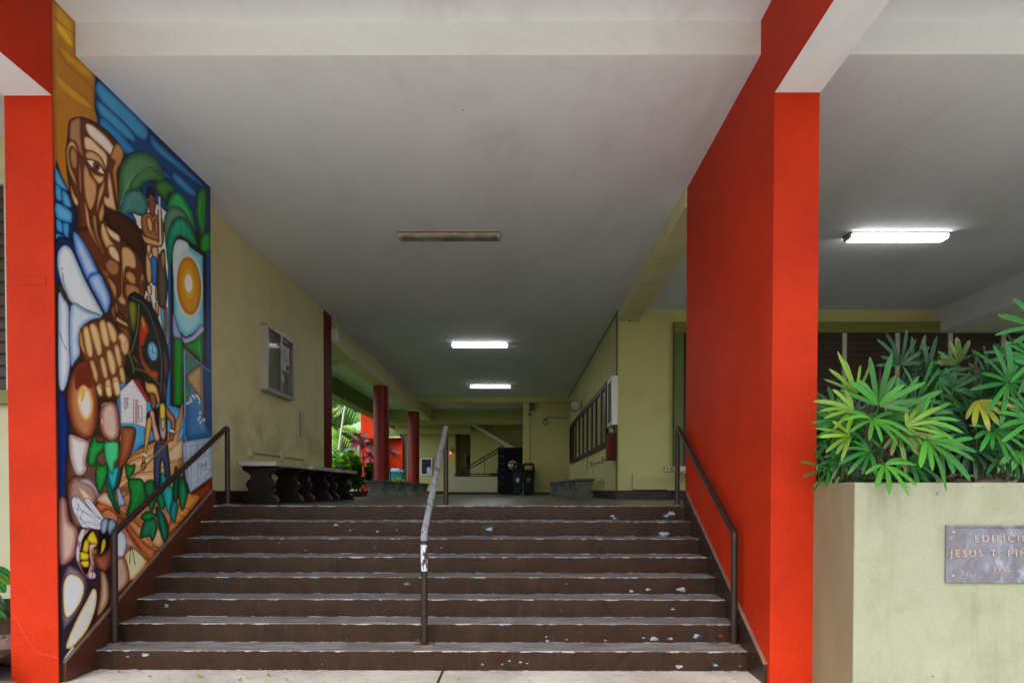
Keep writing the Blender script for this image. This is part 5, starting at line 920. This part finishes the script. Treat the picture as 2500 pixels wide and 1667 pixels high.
# fallen leaves on the pavement
for i, (x, y, s) in enumerate(((290, 1640, 1), (342, 1640, .8), (366, 1652, .9), (488, 1652, 1.3), (586, 1660, 1.1), (606, 1655, .9), (655, 1648, .9), (634, 1634, .6), (1120, 1657, .6), (700, 1660, .8))):
    p = at(x, y, Z=.006); r_ = random.Random(i); a0 = r_.uniform(0, 6.28); L = .035*s; d = Vector((math.cos(a0), math.sin(a0), 0)); n_ = Vector((-d.y, d.x, 0)); up = Vector((0, 0, 1)); vs = []; cc = []
    base = (.42, .36, .03) if i % 2 else (.30, .22, .03)
    for k_ in range(7):
        t_ = k_/6; w_ = .35*L*math.sin(math.pi*min(1, t_*.95+.04)); c0 = p+d*L*(t_-.5)+up*(.012*s*(2*t_-1)**2)
        vs += [c0-n_*w_+up*.008*s, c0, c0+n_*w_+up*.006*s]; cc += [(base[0], base[1], base[2], 1)]*3
    mb = MB(); mb.add(vs, [(k_*3+j, k_*3+j+1, k_*3+j+4, k_*3+j+3) for k_ in range(6) for j in range(2)], 'leaf'); mb.build('fallen_leaf', label='small yellowish fallen leaf on the pavement before the bottom step', cat='leaf', group='fallen leaves on the pavement', cols=cc, org=tuple(p))

# ================================================================ lady palms of the planter
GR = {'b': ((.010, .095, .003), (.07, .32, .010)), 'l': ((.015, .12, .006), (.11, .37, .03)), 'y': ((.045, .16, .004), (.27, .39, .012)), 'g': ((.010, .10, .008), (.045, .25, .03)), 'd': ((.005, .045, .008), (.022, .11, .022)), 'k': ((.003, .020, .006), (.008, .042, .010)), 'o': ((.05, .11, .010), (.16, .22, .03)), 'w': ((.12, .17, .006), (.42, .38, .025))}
def leaflet(mb, cols, base, d, n, L, W, droop, key, rr, tip=None):
    lo, hi = GR[key]; d = d.normalized(); side = d.cross(n).normalized(); nn = side.cross(d).normalized(); K = 9; tw = rr.uniform(-.25, .25)
    vs = []; st = rr.uniform(.0, 1.0); br = rr.uniform(.7, 1.25); brn = rr.random() < .22; L *= rr.choice((1, 1, 1, .72)); droop *= rr.choice((.8, 1, 1.25)); bend = rr.uniform(-.10, .10)
    for k in range(K+1):
        t = k/K; c0 = base+d*(L*t)+side*(bend*L*t*t)+nn*(.05*L*math.sin(t*3.0))+Vector((0, 0, -1))*(droop*L*t*t)
        w = W*.86*min(1, .26+2.6*t)*(1-.8*max(0, (t-.80)/.20)**1.6); s2 = (side*math.cos(tw*t)+nn*math.sin(tw*t))
        for j, (o, h) in enumerate(((-1, .0), (-.5, .22), (0, -.10), (.5, .22), (1, .0))):
            vs.append(c0+s2*(w*o*.5)+nn*(w*h*.45)); f_ = (.25+.75*st if j in (1, 3) else .10 if j in (0, 4) else .35)*(.8+.2*t)  # pale blade stripes: leaf variegation plus painted sheen
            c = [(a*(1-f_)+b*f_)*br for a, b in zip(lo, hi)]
            if brn and t > .9: c = [.16, .11, .04]
            if tip and t > .82: c = [a*.3+b*.7 for a, b in zip(c, tip)]
            cols.append((*c, 1))
    mb.add(vs, [(k*5+j, k*5+j+1, k*5+j+6, k*5+j+5) for k in range(K) for j in range(4)], 'leaf')
def frond(plant, hub, ax, spread, L, n, key, droop=.25, tilt=.15, W=.036, root=None, seed=0, tip=None):
    rr = random.Random(seed); mb = MB(); cols = []
    a0 = math.radians(ax); face = Vector((rr.uniform(-.2, .2), -1, tilt+.15)).normalized()
    ex = Vector((1, 0, 0))-face*face.x; ex.normalize(); ez = ex.cross(face)*-1
    if ez.z < 0: ez = -ez
    for i in range(n):
        a = a0+math.radians(spread)*((i+.5)/n-.5)+rr.uniform(-.10, .10); d = ex*math.cos(a)+ez*math.sin(a)+face*rr.uniform(.02, .32)
        e = abs((i+.5)/n-.5)*2; leaflet(mb, cols, hub+d.normalized()*.008, d, face, 1.12*L*(1-.25*e*e)*rr.uniform(.80, 1.08), W*rr.uniform(.75, 1.2), droop*rr.uniform(.6, 1.4), key, rr, tip)
    root = root or Vector((hub.x+rr.uniform(-.1, .1)-.25*math.cos(a0)*.4, hub.y+rr.uniform(.1, .25), 1.45))
    q = len(mb.v); m1 = root*.5+hub*.5+Vector((0, .02, .10)); mb.tube([root, m1, hub*.85+m1*.15, hub], [.006, .0045, .0035, .003], 'petiole', 6, cap=False); cols += [(.05, .09, .015, 1)]*(len(mb.v)-q)
    o = mb.build('frond', plant, cols=cols, smooth=False); o.data.polygons.foreach_set('use_smooth', [True]*len(o.data.polygons)); return o
def hubz(a, b, Y): return at(1950+a/2.851, 700+b/2.851, Y=Y)
def palm(lab, x, y, stems):
    p = thing('lady_palm', lab, 'palm', (x, y, 1.4), 'lady palms in the planter')
    mb = MB()
    for (sx_, sy_, h) in stems: mb.tube([(sx_, sy_, 1.36), (sx_+random.uniform(-.02, .02), sy_, 1.4+h*.5), (sx_+random.uniform(-.04, .04), sy_, 1.4+h)], [.016, .013, .009], 'stem', 8)
    mb.build('stem', p); return p
A_ = palm('bright green lady palm at the left end of the planter, leaning over its edge', 2.35, 4.55, [(2.2, 4.6, .5), (2.34, 4.62, .55), (2.46, 4.6, .4), (2.55, 4.66, .35)])
B_ = palm('dark lady palm standing behind the bright left one, against the louvres', 2.9, 5.1, [(2.7, 5.15, .9), (2.9, 5.2, .8), (3.05, 5.1, .7)])
D_ = palm('tall glossy lady palm at the right with a yellowing lower fan', 3.3, 4.7, [(3.15, 4.75, .9), (3.3, 4.8, 1.0), (3.42, 4.7, .8)])
E_ = palm('lady palm at the right edge of the photo with the highest leaves', 3.7, 4.8, [(3.6, 4.9, 1.1), (3.72, 4.9, 1.2), (3.85, 4.8, .9)])
T_ = (.22, .12, .05)
spec = [ # plant, zoom x, zoom y, depth, axis, spread, length, leaflets, key, droop, tilt, width
 (A_, 555, 828, 4.42, 70, 200, .300, 10, 'b', .05, .1, .040), (A_, 510, 925, 4.30, -95, 270, .235, 9, 'l', .22, .5, .034), (A_, 385, 862, 4.36, 172, 150, .24, 7, 'y', .12, .2, .032), (A_, 365, 1040, 4.32, 188, 120, .20, 6, 'y', .15, .2, .034),
 (A_, 885, 1065, 4.26, -45, 190, .245, 8, 'l', .20, .5, .042), (A_, 595, 1238, 4.20, -65, 230, .190, 7, 'l', .25, .5, .038), (A_, 745, 975, 4.34, -5, 190, .245, 8, 'y', .15, .3, .032), (A_, 690, 1020, 4.3, -80, 160, .19, 6, 'o', .2, .3, .036),
 (A_, 400, 760, 4.5, 110, 110, .27, 6, 'y', .03, .1, .028), (A_, 300, 930, 4.42, 185, 150, .19, 7, 'g', .1, .2, .028), (A_, 640, 880, 4.5, 20, 130, .33, 7, 'b', .1, .1, .038), (A_, 820, 940, 4.4, 10, 150, .27, 7, 'l', .15, .2, .032),
 (A_, 500, 1150, 4.35, 190, 170, .20, 7, 'g', .15, .3, .032), (A_, 330, 1180, 4.4, 200, 200, .16, 7, 'd', .2, .3, .026), (A_, 760, 1200, 4.36, -60, 200, .2, 7, 'g', .25, .3, .034), (A_, 980, 1110, 4.34, -30, 170, .22, 7, 'g', .2, .3, .036),
 (B_, 710, 545, 5.05, 95, 210, .235, 8, 'd', .05, .1, .036), (B_, 795, 590, 5.1, 60, 200, .27, 8, 'd', .08, .1, .036), (B_, 1115, 532, 4.9, 125, 150, .21, 5, 'o', .03, .1, .046), (B_, 1100, 540, 4.95, 195, 90, .27, 4, 'g', .05, .1, .034), (B_, 900, 620, 5.0, 30, 160, .32, 7, 'd', .1, .1, .032),
 (B_, 930, 700, 4.9, 15, 180, .30, 8, 'd', .15, .1, .030), (B_, 820, 800, 4.8, 40, 200, .32, 8, 'g', .12, .1, .032), (B_, 1000, 860, 4.85, -10, 220, .30, 8, 'd', .2, .2, .032), (B_, 1090, 900, 4.8, -60, 220, .27, 8, 'k', .25, .2, .036),
 (D_, 1462, 665, 4.45, 165, 330, .310, 13, 'g', .10, .2, .040), (D_, 1345, 1000, 4.4, -90, 230, .235, 9, 'g', .18, .4, .034), (D_, 1245, 788, 4.45, -82, 120, .225, 6, 'w', .12, .4, .038), (D_, 1180, 1010, 4.6, 200, 160, .26, 8, 'd', .2, .2, .032),
 (D_, 1330, 900, 4.7, 30, 220, .30, 9, 'd', .15, .2, .030), (D_, 1400, 820, 4.75, 100, 200, .30, 8, 'd', .08, .1, .034), (D_, 1200, 1120, 4.5, -100, 200, .2, 7, 'd', .25, .3, .034), (D_, 1310, 640, 4.9, 90, 200, .27, 7, 'd', .05, .1, .036), (D_, 1460, 1120, 4.5, 200, 180, .22, 8, 'g', .2, .3, .034),
 (E_, 1690, 290, 4.55, 175, 230, .29, 10, 'g', .08, .15, .046), (E_, 1640, 500, 4.5, 190, 140, .30, 8, 'g', .12, .15, .034), (E_, 1600, 640, 4.7, 160, 200, .34, 9, 'd', .1, .1, .036), (E_, 1620, 930, 4.4, 195, 180, .27, 9, 'b', .15, .2, .036), (E_, 1540, 1140, 4.35, -95, 150, .17, 5, 'l', .2, .4, .048),
 (E_, 1790, 600, 4.5, 150, 220, .32, 10, 'g', .08, .15, .042), (E_, 1760, 800, 4.5, 180, 280, .34, 10, 'b', .12, .15, .040), (E_, 1580, 820, 4.8, 150, 220, .33, 9, 'd', .1, .1, .034), (E_, 1800, 1080, 4.4, 170, 280, .30, 10, 'g', .2, .2, .040)]
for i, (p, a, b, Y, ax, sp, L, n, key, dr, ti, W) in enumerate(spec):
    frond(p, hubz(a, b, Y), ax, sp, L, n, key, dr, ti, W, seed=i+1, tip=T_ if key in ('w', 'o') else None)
rr = random.Random(3)
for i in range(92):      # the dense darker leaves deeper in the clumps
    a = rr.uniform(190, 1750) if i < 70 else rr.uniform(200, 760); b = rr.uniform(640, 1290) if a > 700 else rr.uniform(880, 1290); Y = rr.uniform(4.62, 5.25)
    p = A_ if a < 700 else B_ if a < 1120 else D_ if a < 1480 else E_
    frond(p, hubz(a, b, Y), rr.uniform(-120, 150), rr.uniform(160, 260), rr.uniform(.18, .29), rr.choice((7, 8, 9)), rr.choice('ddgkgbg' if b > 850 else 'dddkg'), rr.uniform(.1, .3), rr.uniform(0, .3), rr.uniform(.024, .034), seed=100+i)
# dry fallen blades lying on the planter soil, one litter layer
mb = MB(); cols = []; r9 = random.Random(77)
for i in range(160):
    x, y = r9.uniform(2.25, 4.4), r9.uniform(4.40, 5.35); a = r9.uniform(0, 6.28); L = r9.uniform(.05, .16); d = Vector((math.cos(a), math.sin(a), r9.uniform(-.1, .3))); n_ = Vector((-d.y, d.x, 0))*r9.uniform(.005, .012); b0 = Vector((x, y, 1.425+r9.uniform(0, .04)))
    mb.add([b0-n_, b0+d*L, b0+n_, b0+d*L*.4+Vector((0, 0, .015))], [(0, 1, 3), (1, 2, 3)], 'leaf'); k = r9.choice(((.20, .12, .05), (.12, .07, .03), (.30, .22, .10))); cols += [(*k, 1)]*4
mb.build('leaf_litter', kind='stuff', cols=cols)
for i in range(24):
    x, y = r9.uniform(2.5, 3.2), r9.uniform(4.7, 5.2); MB().tube([(x, y, 1.38), (x+r9.uniform(-.04, .04), y, 1.6), (x+r9.uniform(-.08, .08), y+.02, 1.38+r9.uniform(.3, .62))], [.011, .009, .006], 'stem', 6).build('cane', B_)
# fibrous sheath clump beside the rock
mb = MB(); p = at(2405, 1150, Y=4.6)
for i in range(26):
    a = i/26*6.283; mb.tube([(p.x+.06*math.cos(a), 4.6+.05*math.sin(a), 1.39), (p.x+.045*math.cos(a+.3), 4.6+.03*math.sin(a), 1.43), (p.x+.004*math.cos(a), 4.6, 1.50)], [.008, .006, .003], 'rock', 5)
mb.build('sheath_clump', D_)
# ================================================================ leafy masses
def leafmass(mb, cols, n, fx, size, pal, seed, flat=.4):
    r = np.random.default_rng(seed); vs = []; fs = []
    for i in range(n):
        c, shade = fx(r); s = size*r.uniform(.6, 1.4); d = Vector(r.normal(size=3)); d.z *= flat; d.normalize(); nn = Vector(r.normal(size=3)); nn.z = abs(nn.z)+.5; nn.normalize(); sd_ = d.cross(nn).normalized()*s*.32
        c = Vector(c); q = len(vs); vs += [c-d*s*.5, c+sd_+nn*s*.06, c+d*s*.5-Vector((0, 0, s*.12)), c-sd_+nn*s*.06]; fs.append((q, q+1, q+2, q+3))
        k = pal[r.integers(len(pal))]; f_ = r.uniform(.7, 1.3); cols += [(k[0]*f_, k[1]*f_, k[2]*f_, 1)]*4
    mb.add(vs, fs, 'foliage')
LG = [(.16, .42, .015), (.26, .52, .02), (.10, .32, .015), (.34, .56, .03), (.06, .20, .015)]
def hedge(x, y, w, d, h, lab, seed, pal=LG, n=2600, size=.16):
    t_ = thing('shrub', lab, 'shrub', (x, y, 1.16), 'green shrubs of the garden bed'); mb = MB(); cols = []
    lob = [(random.Random(seed+i).uniform(-.7, .7)*w, random.Random(seed+i+50).uniform(-.6, .6)*d, random.Random(seed+i+90).uniform(.35, .85)*h, random.Random(seed+i+120).uniform(.3, .5)) for i in range(9)]
    def fx(r):
        lx, ly, lz, lr = lob[r.integers(len(lob))]; v = r.normal(size=3); v /= np.linalg.norm(v); rad = lr*r.uniform(.55, 1.08)
        return (x+lx+v[0]*rad*w*.9, y+ly+v[1]*rad*d*.9, max(1.18, 1.16+lz+v[2]*rad*h*.5)), 1
    leafmass(mb, cols, n, fx, size, pal, seed); mb.build('foliage', t_, cols=cols)
    mb = MB(); 
    for i in range(6): a = i; mb.tube([(x+.1*math.cos(a), y+.1*math.sin(a), 1.1), (x+lob[i][0]*.8, y+lob[i][1]*.8, 1.16+lob[i][2])], [.025, .012], 'stem', 6)
    mb.build('stem', t_)
hedge(-4.75, 16.6, .55, 1.1, .82, 'dark glossy shrub nearest the benches', 11, [(.03, .12, .015), (.06, .20, .02), (.02, .08, .012)], 1500, .15)
hedge(-5.4, 19.2, .75, 1.2, 1.25, 'bright yellow green shrub beside the red pilaster', 12, n=3400, size=.15)
hedge(-4.75, 20.4, .5, 1.0, 1.02, 'mid green shrub in front of the red garden wall', 13, [(.05, .19, .015), (.09, .28, .02), (.03, .10, .015)], 2200, .15)
hedge(-4.6, 24.0, .4, 1.2, .62, 'low fern like shrub between the two round columns', 14, n=1300, size=.18)
hedge(-7.2, 24.5, 1.3, 1.4, 1.5, 'wide loose shrub under the garden palms', 15, [(.06, .20, .04), (.10, .28, .05), (.04, .12, .03)], 2400, .22)
# cordylines with red and pink blades
def cordyline(x, y, zc, s, lab, seed):
    t_ = thing('cordyline', lab, 'plant', (x, y, 1.16), 'red leaved plants of the garden bed'); r = random.Random(seed); mb = MB(); cols = []; c0 = Vector((x, y, zc))
    for i in range(26):
        a = r.uniform(0, 6.283); e = r.uniform(-.3, 1.2); d = Vector((math.cos(a)*math.cos(e), math.sin(a)*math.cos(e)*.6, math.sin(e))); L = s*r.uniform(.6, 1.05)
        col = r.choice(((.75, .03, .16), (.85, .16, .32), (.9, .6, .7), (.50, .04, .05), (.75, .18, .04), (.22, .05, .04), (.85, .2, .04))); side = d.cross(Vector((0, -1, .2))).normalized(); vs = []
        for k in range(6):
            t = k/5; w = s*.10*math.sin(math.pi*min(1, .12+t*.88)); c = c0+d*L*t-Vector((0, 0, .35*L*t*t)); vs += [c-side*w, c+side*w]; cols += [(*[q*(.6 if k < 2 else 1) for q in col], 1)]*2
        mb.add(vs, [(k*2, k*2+1, k*2+3, k*2+2) for k in range(5)], 'foliage')
    mb.build('leaf_crown', t_, cols=cols); MB().tube([(x+.25*s, y, 1.1), (x+.12*s, y, (1.1+zc)/2), (x, y, zc)], [.022, .018, .014], 'stem', 8).build('stem', t_)
p = at(884, 1082, Y=18.6); cordyline(p.x, 18.6, p.z, .58, 'pink and red leaved plant in front of the red garden wall', 4)
p = at(905, 1115, Y=19.4); cordyline(p.x, 19.4, p.z, .42, 'smaller orange red leaved plant half behind the near round column', 5)
p = at(948, 1105, Y=21.5); cordyline(p.x, 21.5, p.z, .50, 'magenta leaved plant just right of the near round column', 6)
# garden buildings
gw = thing('garden_building', 'tall bright red garden wall beyond the shrubs', 'building', (-6.4, 30, 1.1)); MB().box(-7.01, -5.9, 30, 30.6, 1.1, 8, 'red').build('wall', gw)
g2 = thing('red_annex', 'red annex wall with a green fascia between the round columns', 'building', (-6.3, 34, 1.1)); MB().box(-6.75, -5.87, 34, 34.5, 1.1, 3.955, 'red').build('wall', g2); MB().box(-5.868, -4.6, 34.2, 34.6, 1.1, 5.6, 'purple_wall').build('porch_wall', g2); mb = MB(); mb.box(-6.9, -5.97, 33.8, 34.6, 4.02, 5.4, 'green'); mb.build('fascia', g2); MB().box(-6.9, -5.93, 33.75, 34.6, 3.957, 4.02, 'mullion').build('trim', g2)  # dark panel beside the annex added to close the bright sky gap
mb = MB(); mb.add([(-8.75, 32.8, 4.24), (-6.6, 32.8, 4.24), (-6.6, 35.4, 4.24), (-8.75, 35.4, 4.24), (-7.6, 34.1, 4.95), (-8.75, 32.8, 4.14), (-6.6, 32.8, 4.14), (-6.6, 35.4, 4.14), (-8.75, 35.4, 4.14)], [(0, 1, 4), (1, 2, 4), (2, 3, 4), (3, 0, 4), (5, 6, 1, 0), (6, 7, 2, 1), (7, 8, 3, 2), (8, 5, 0, 3), (5, 8, 7, 6)], 'awning'); aw = mb.build('garden_pavilion', label='small pavilion with a pale green sloping roof behind the shrubs', cat='pavilion')
for x, y in ((-8.6, 32.95), (-6.85, 32.95), (-8.6, 35.1), (-6.85, 35.1)): 
    po = MB().box(x, x+.12, y, y+.12, 1.1, 4.13, 'frame_brown').build('post', None); po.parent = aw
tb = thing('teal_bin', 'teal waste bin with a white lid in the garden, seen between the columns', 'bin', (-4.75, 26, 1.16)); mb = MB(); mb.add([(-5.0, 25.8, 1.16), (-4.5, 25.8, 1.16), (-4.5, 26.3, 1.16), (-5.0, 26.3, 1.16), (-5.08, 25.7, 2.05), (-4.42, 25.7, 2.05), (-4.42, 26.4, 2.05), (-5.08, 26.4, 2.05)], [(0, 3, 2, 1), (4, 5, 6, 7), (0, 1, 5, 4), (1, 2, 6, 5), (2, 3, 7, 6), (3, 0, 4, 7)], 'teal'); mb.build('body', tb, bevel=.03); MB().box(-5.12, -4.38, 25.66, 26.44, 2.052, 2.14, 'sticker_blue').build('lid', tb, bevel=.02); MB().box(-4.9, -4.6, 25.9, 26.3, 2.142, 2.2, 'white_box').build('cap', tb, bevel=.01)
# garden palms
def palm_tree(x, y, h, lean, lab, trunk='trunk', seed=0, nf=13, L=2.3, r0=.09, low=(.05, .13, .03), hi=(.14, .28, .05)):
    t_ = thing('palm_tree', lab, 'palm tree', (x, y, 1.16), 'palms of the garden'); r = random.Random(seed)
    tx = x+lean; P = [(x+(tx-x)*(q/6)**1.5, y, 1.1+(h)*q/6) for q in range(7)]; MB().tube(P, [r0*(1.15-.4*q/6) for q in range(7)], trunk, 10).build('trunk', t_, smooth=True)
    mb = MB(); cols = []; top = Vector((tx, y, 1.1+h))
    for i in range(nf):
        a = i*2.399+r.uniform(-.3, .3); el_ = r.uniform(-.1, 1.15); hd = Vector((math.cos(a), math.sin(a), 0)); prev = None; Lf = L*r.uniform(.8, 1.1); pts = []
        for k in range(15):
            t = k/14; pts.append(top+hd*(Lf*t*math.cos(el_)*(1-.15*t))+Vector((0, 0, 1))*(Lf*(math.sin(el_)*t-.75*t*t)))
        vs = []; fs = []; f0 = r.uniform(.0, 1)
        for k in range(1, 14):
            d = (pts[k+1]-pts[k-1]).normalized(); sd_ = d.cross(Vector((0, 0, 1))).normalized()
            for s in (-1, 1):
                ll = Lf*.26*math.sin(math.pi*(.12+.8*k/14)); e = pts[k]+sd_*s*ll*.8+d*ll*.45-Vector((0, 0, ll*.45)); w = d*(.035+.012*L); q = len(vs); vs += [pts[k]-w, pts[k]+w, e]; fs.append((q, q+1, q+2))
                f_ = min(1, max(0, f0+r.uniform(-.3, .3))); cols += [(*[a_*(1-f_)+b_*f_ for a_, b_ in zip(low, hi)], 1)]*3
        mb.add(vs, fs, 'foliage')
    mb.build('crown', t_, cols=cols)
palm_tree(-8.15, 30, 5.6, .75, 'slender palm with a thin white curved trunk', 'trunk_white', 1, 12, 2.0, .042)
palm_tree(-8.35, 27.5, 4.6, -.35, 'leaning brown trunked palm beside the white one', 'trunk', 2, 12, 1.9, .09)
palm_tree(-9.2, 33, 3.0, .2, 'short bushy bright green palm behind the white trunk', 'trunk', 3, 16, 2.2, .10, (.12, .28, .03), (.30, .48, .05))
palm_tree(-10.8, 38, 5.2, .3, 'mid height palm farther back in the garden', 'trunk', 4, 14, 2.6, .11)
palm_tree(-12.3, 44, 6.4, -.2, 'tall far palm at the left of the garden view', 'trunk', 5, 14, 3.0, .13)
palm_tree(-10.3, 43, 5.4, .3, 'tall far palm next to the red garden wall', 'trunk', 6, 14, 3.0, .12, (.16, .26, .08), (.34, .46, .14))
palm_tree(-7.6, 28.5, 1.7, .1, 'low blue green palm over the shrubs', 'trunk', 7, 13, 1.5, .08, (.03, .12, .06), (.08, .24, .12))
# broad trees closing the view
for i, (x, y, h, w, lab) in enumerate(((-16, 58, 13, 6, 'large light green tree closing the garden view on the left'), (-9, 62, 12, 6, 'large tree behind the red garden wall'), (-22, 50, 12, 6, 'broad tree at the far left of the garden'), (-28, 36, 11, 5.5, 'broad tree at the side of the garden beyond the left wing'), (-13.5, 49, 9.5, 4.5, 'dense mid green tree just behind the garden palms'), (-10.5, 54, 11, 5, 'yellow green tree between the palms and the red garden wall'))):
    t_ = thing('tree', lab, 'tree', (x, y, 1.1), 'trees behind the garden'); mb = MB(); mb.tube([(x, y, .9), (x+.3, y, h*.3), (x-.2, y, h*.6)], [.35, .26, .16], 'trunk', 10)
    for k in range(6): a = k*1.05; mb.tube([(x, y, h*.32), (x+w*.5*math.cos(a), y+w*.4*math.sin(a), h*.65)], [.13, .05], 'trunk', 6)
    mb.build('trunk', t_, smooth=True); r0 = random.Random(i); lob = [(r0.uniform(-1, 1)*w*.7, r0.uniform(-1, 1)*w*.6, r0.uniform(.25, .9)*h, r0.uniform(.9, 2.1)) for _ in range(34)]
    def fx(r):
        lx, ly, lz, lr = lob[r.integers(len(lob))]; v = r.normal(size=3); v /= np.linalg.norm(v); q = lr*r.uniform(.6, 1.1); return (x+lx+v[0]*q, y+ly+v[1]*q, 1.1+lz+v[2]*q*.7), 1
    mb = MB(); cols = []; leafmass(mb, cols, 9000, fx, .42, [(.14, .24, .05), (.20, .32, .07), (.26, .38, .10), (.10, .18, .04)], 40+i); mb.build('crown', t_, cols=cols)
# broad leaved plant low at the left of the pillar
t_ = thing('broad_leaf_plant', 'small broad leaved plant in the soil bed left of the mural pillar', 'plant', (-4.0, 5.55, .36)); mb = MB(); cols = []; r = random.Random(2)
for (px_, py_, ang, L, k) in ((-3, 1392, 10, .13, 'g'), (-6, 1398, -8, .14, 'y'), (-12, 1412, -20, .17, 'g'), (-8, 1450, -30, .16, 'd'), (-14, 1478, -35, .15, 'g'), (-10, 1500, -50, .18, 'd'), (-20, 1440, 170, .2, 'g'), (-20, 1400, 120, .2, 'd'), (-25, 1470, 200, .2, 'g')):
    a = math.radians(ang); leaflet(mb, cols, at(px_-8, py_, Y=5.55), Vector((math.cos(a), -.2, math.sin(a))), Vector((0, -1, .4)), L+.03, .085, .35, k, r)
q = len(mb.v); 
for py_ in (1400, 1440, 1480): mb.tube([at(-25, 1560, Y=5.6), at(-18, py_, Y=5.55)], .006, 'petiole', 6)
cols += [(.05, .09, .02, 1)]*(len(mb.v)-q); mb.build('leaves', t_, cols=cols)

for o in bpy.data.objects:
    if '_org' in o: del o['_org']
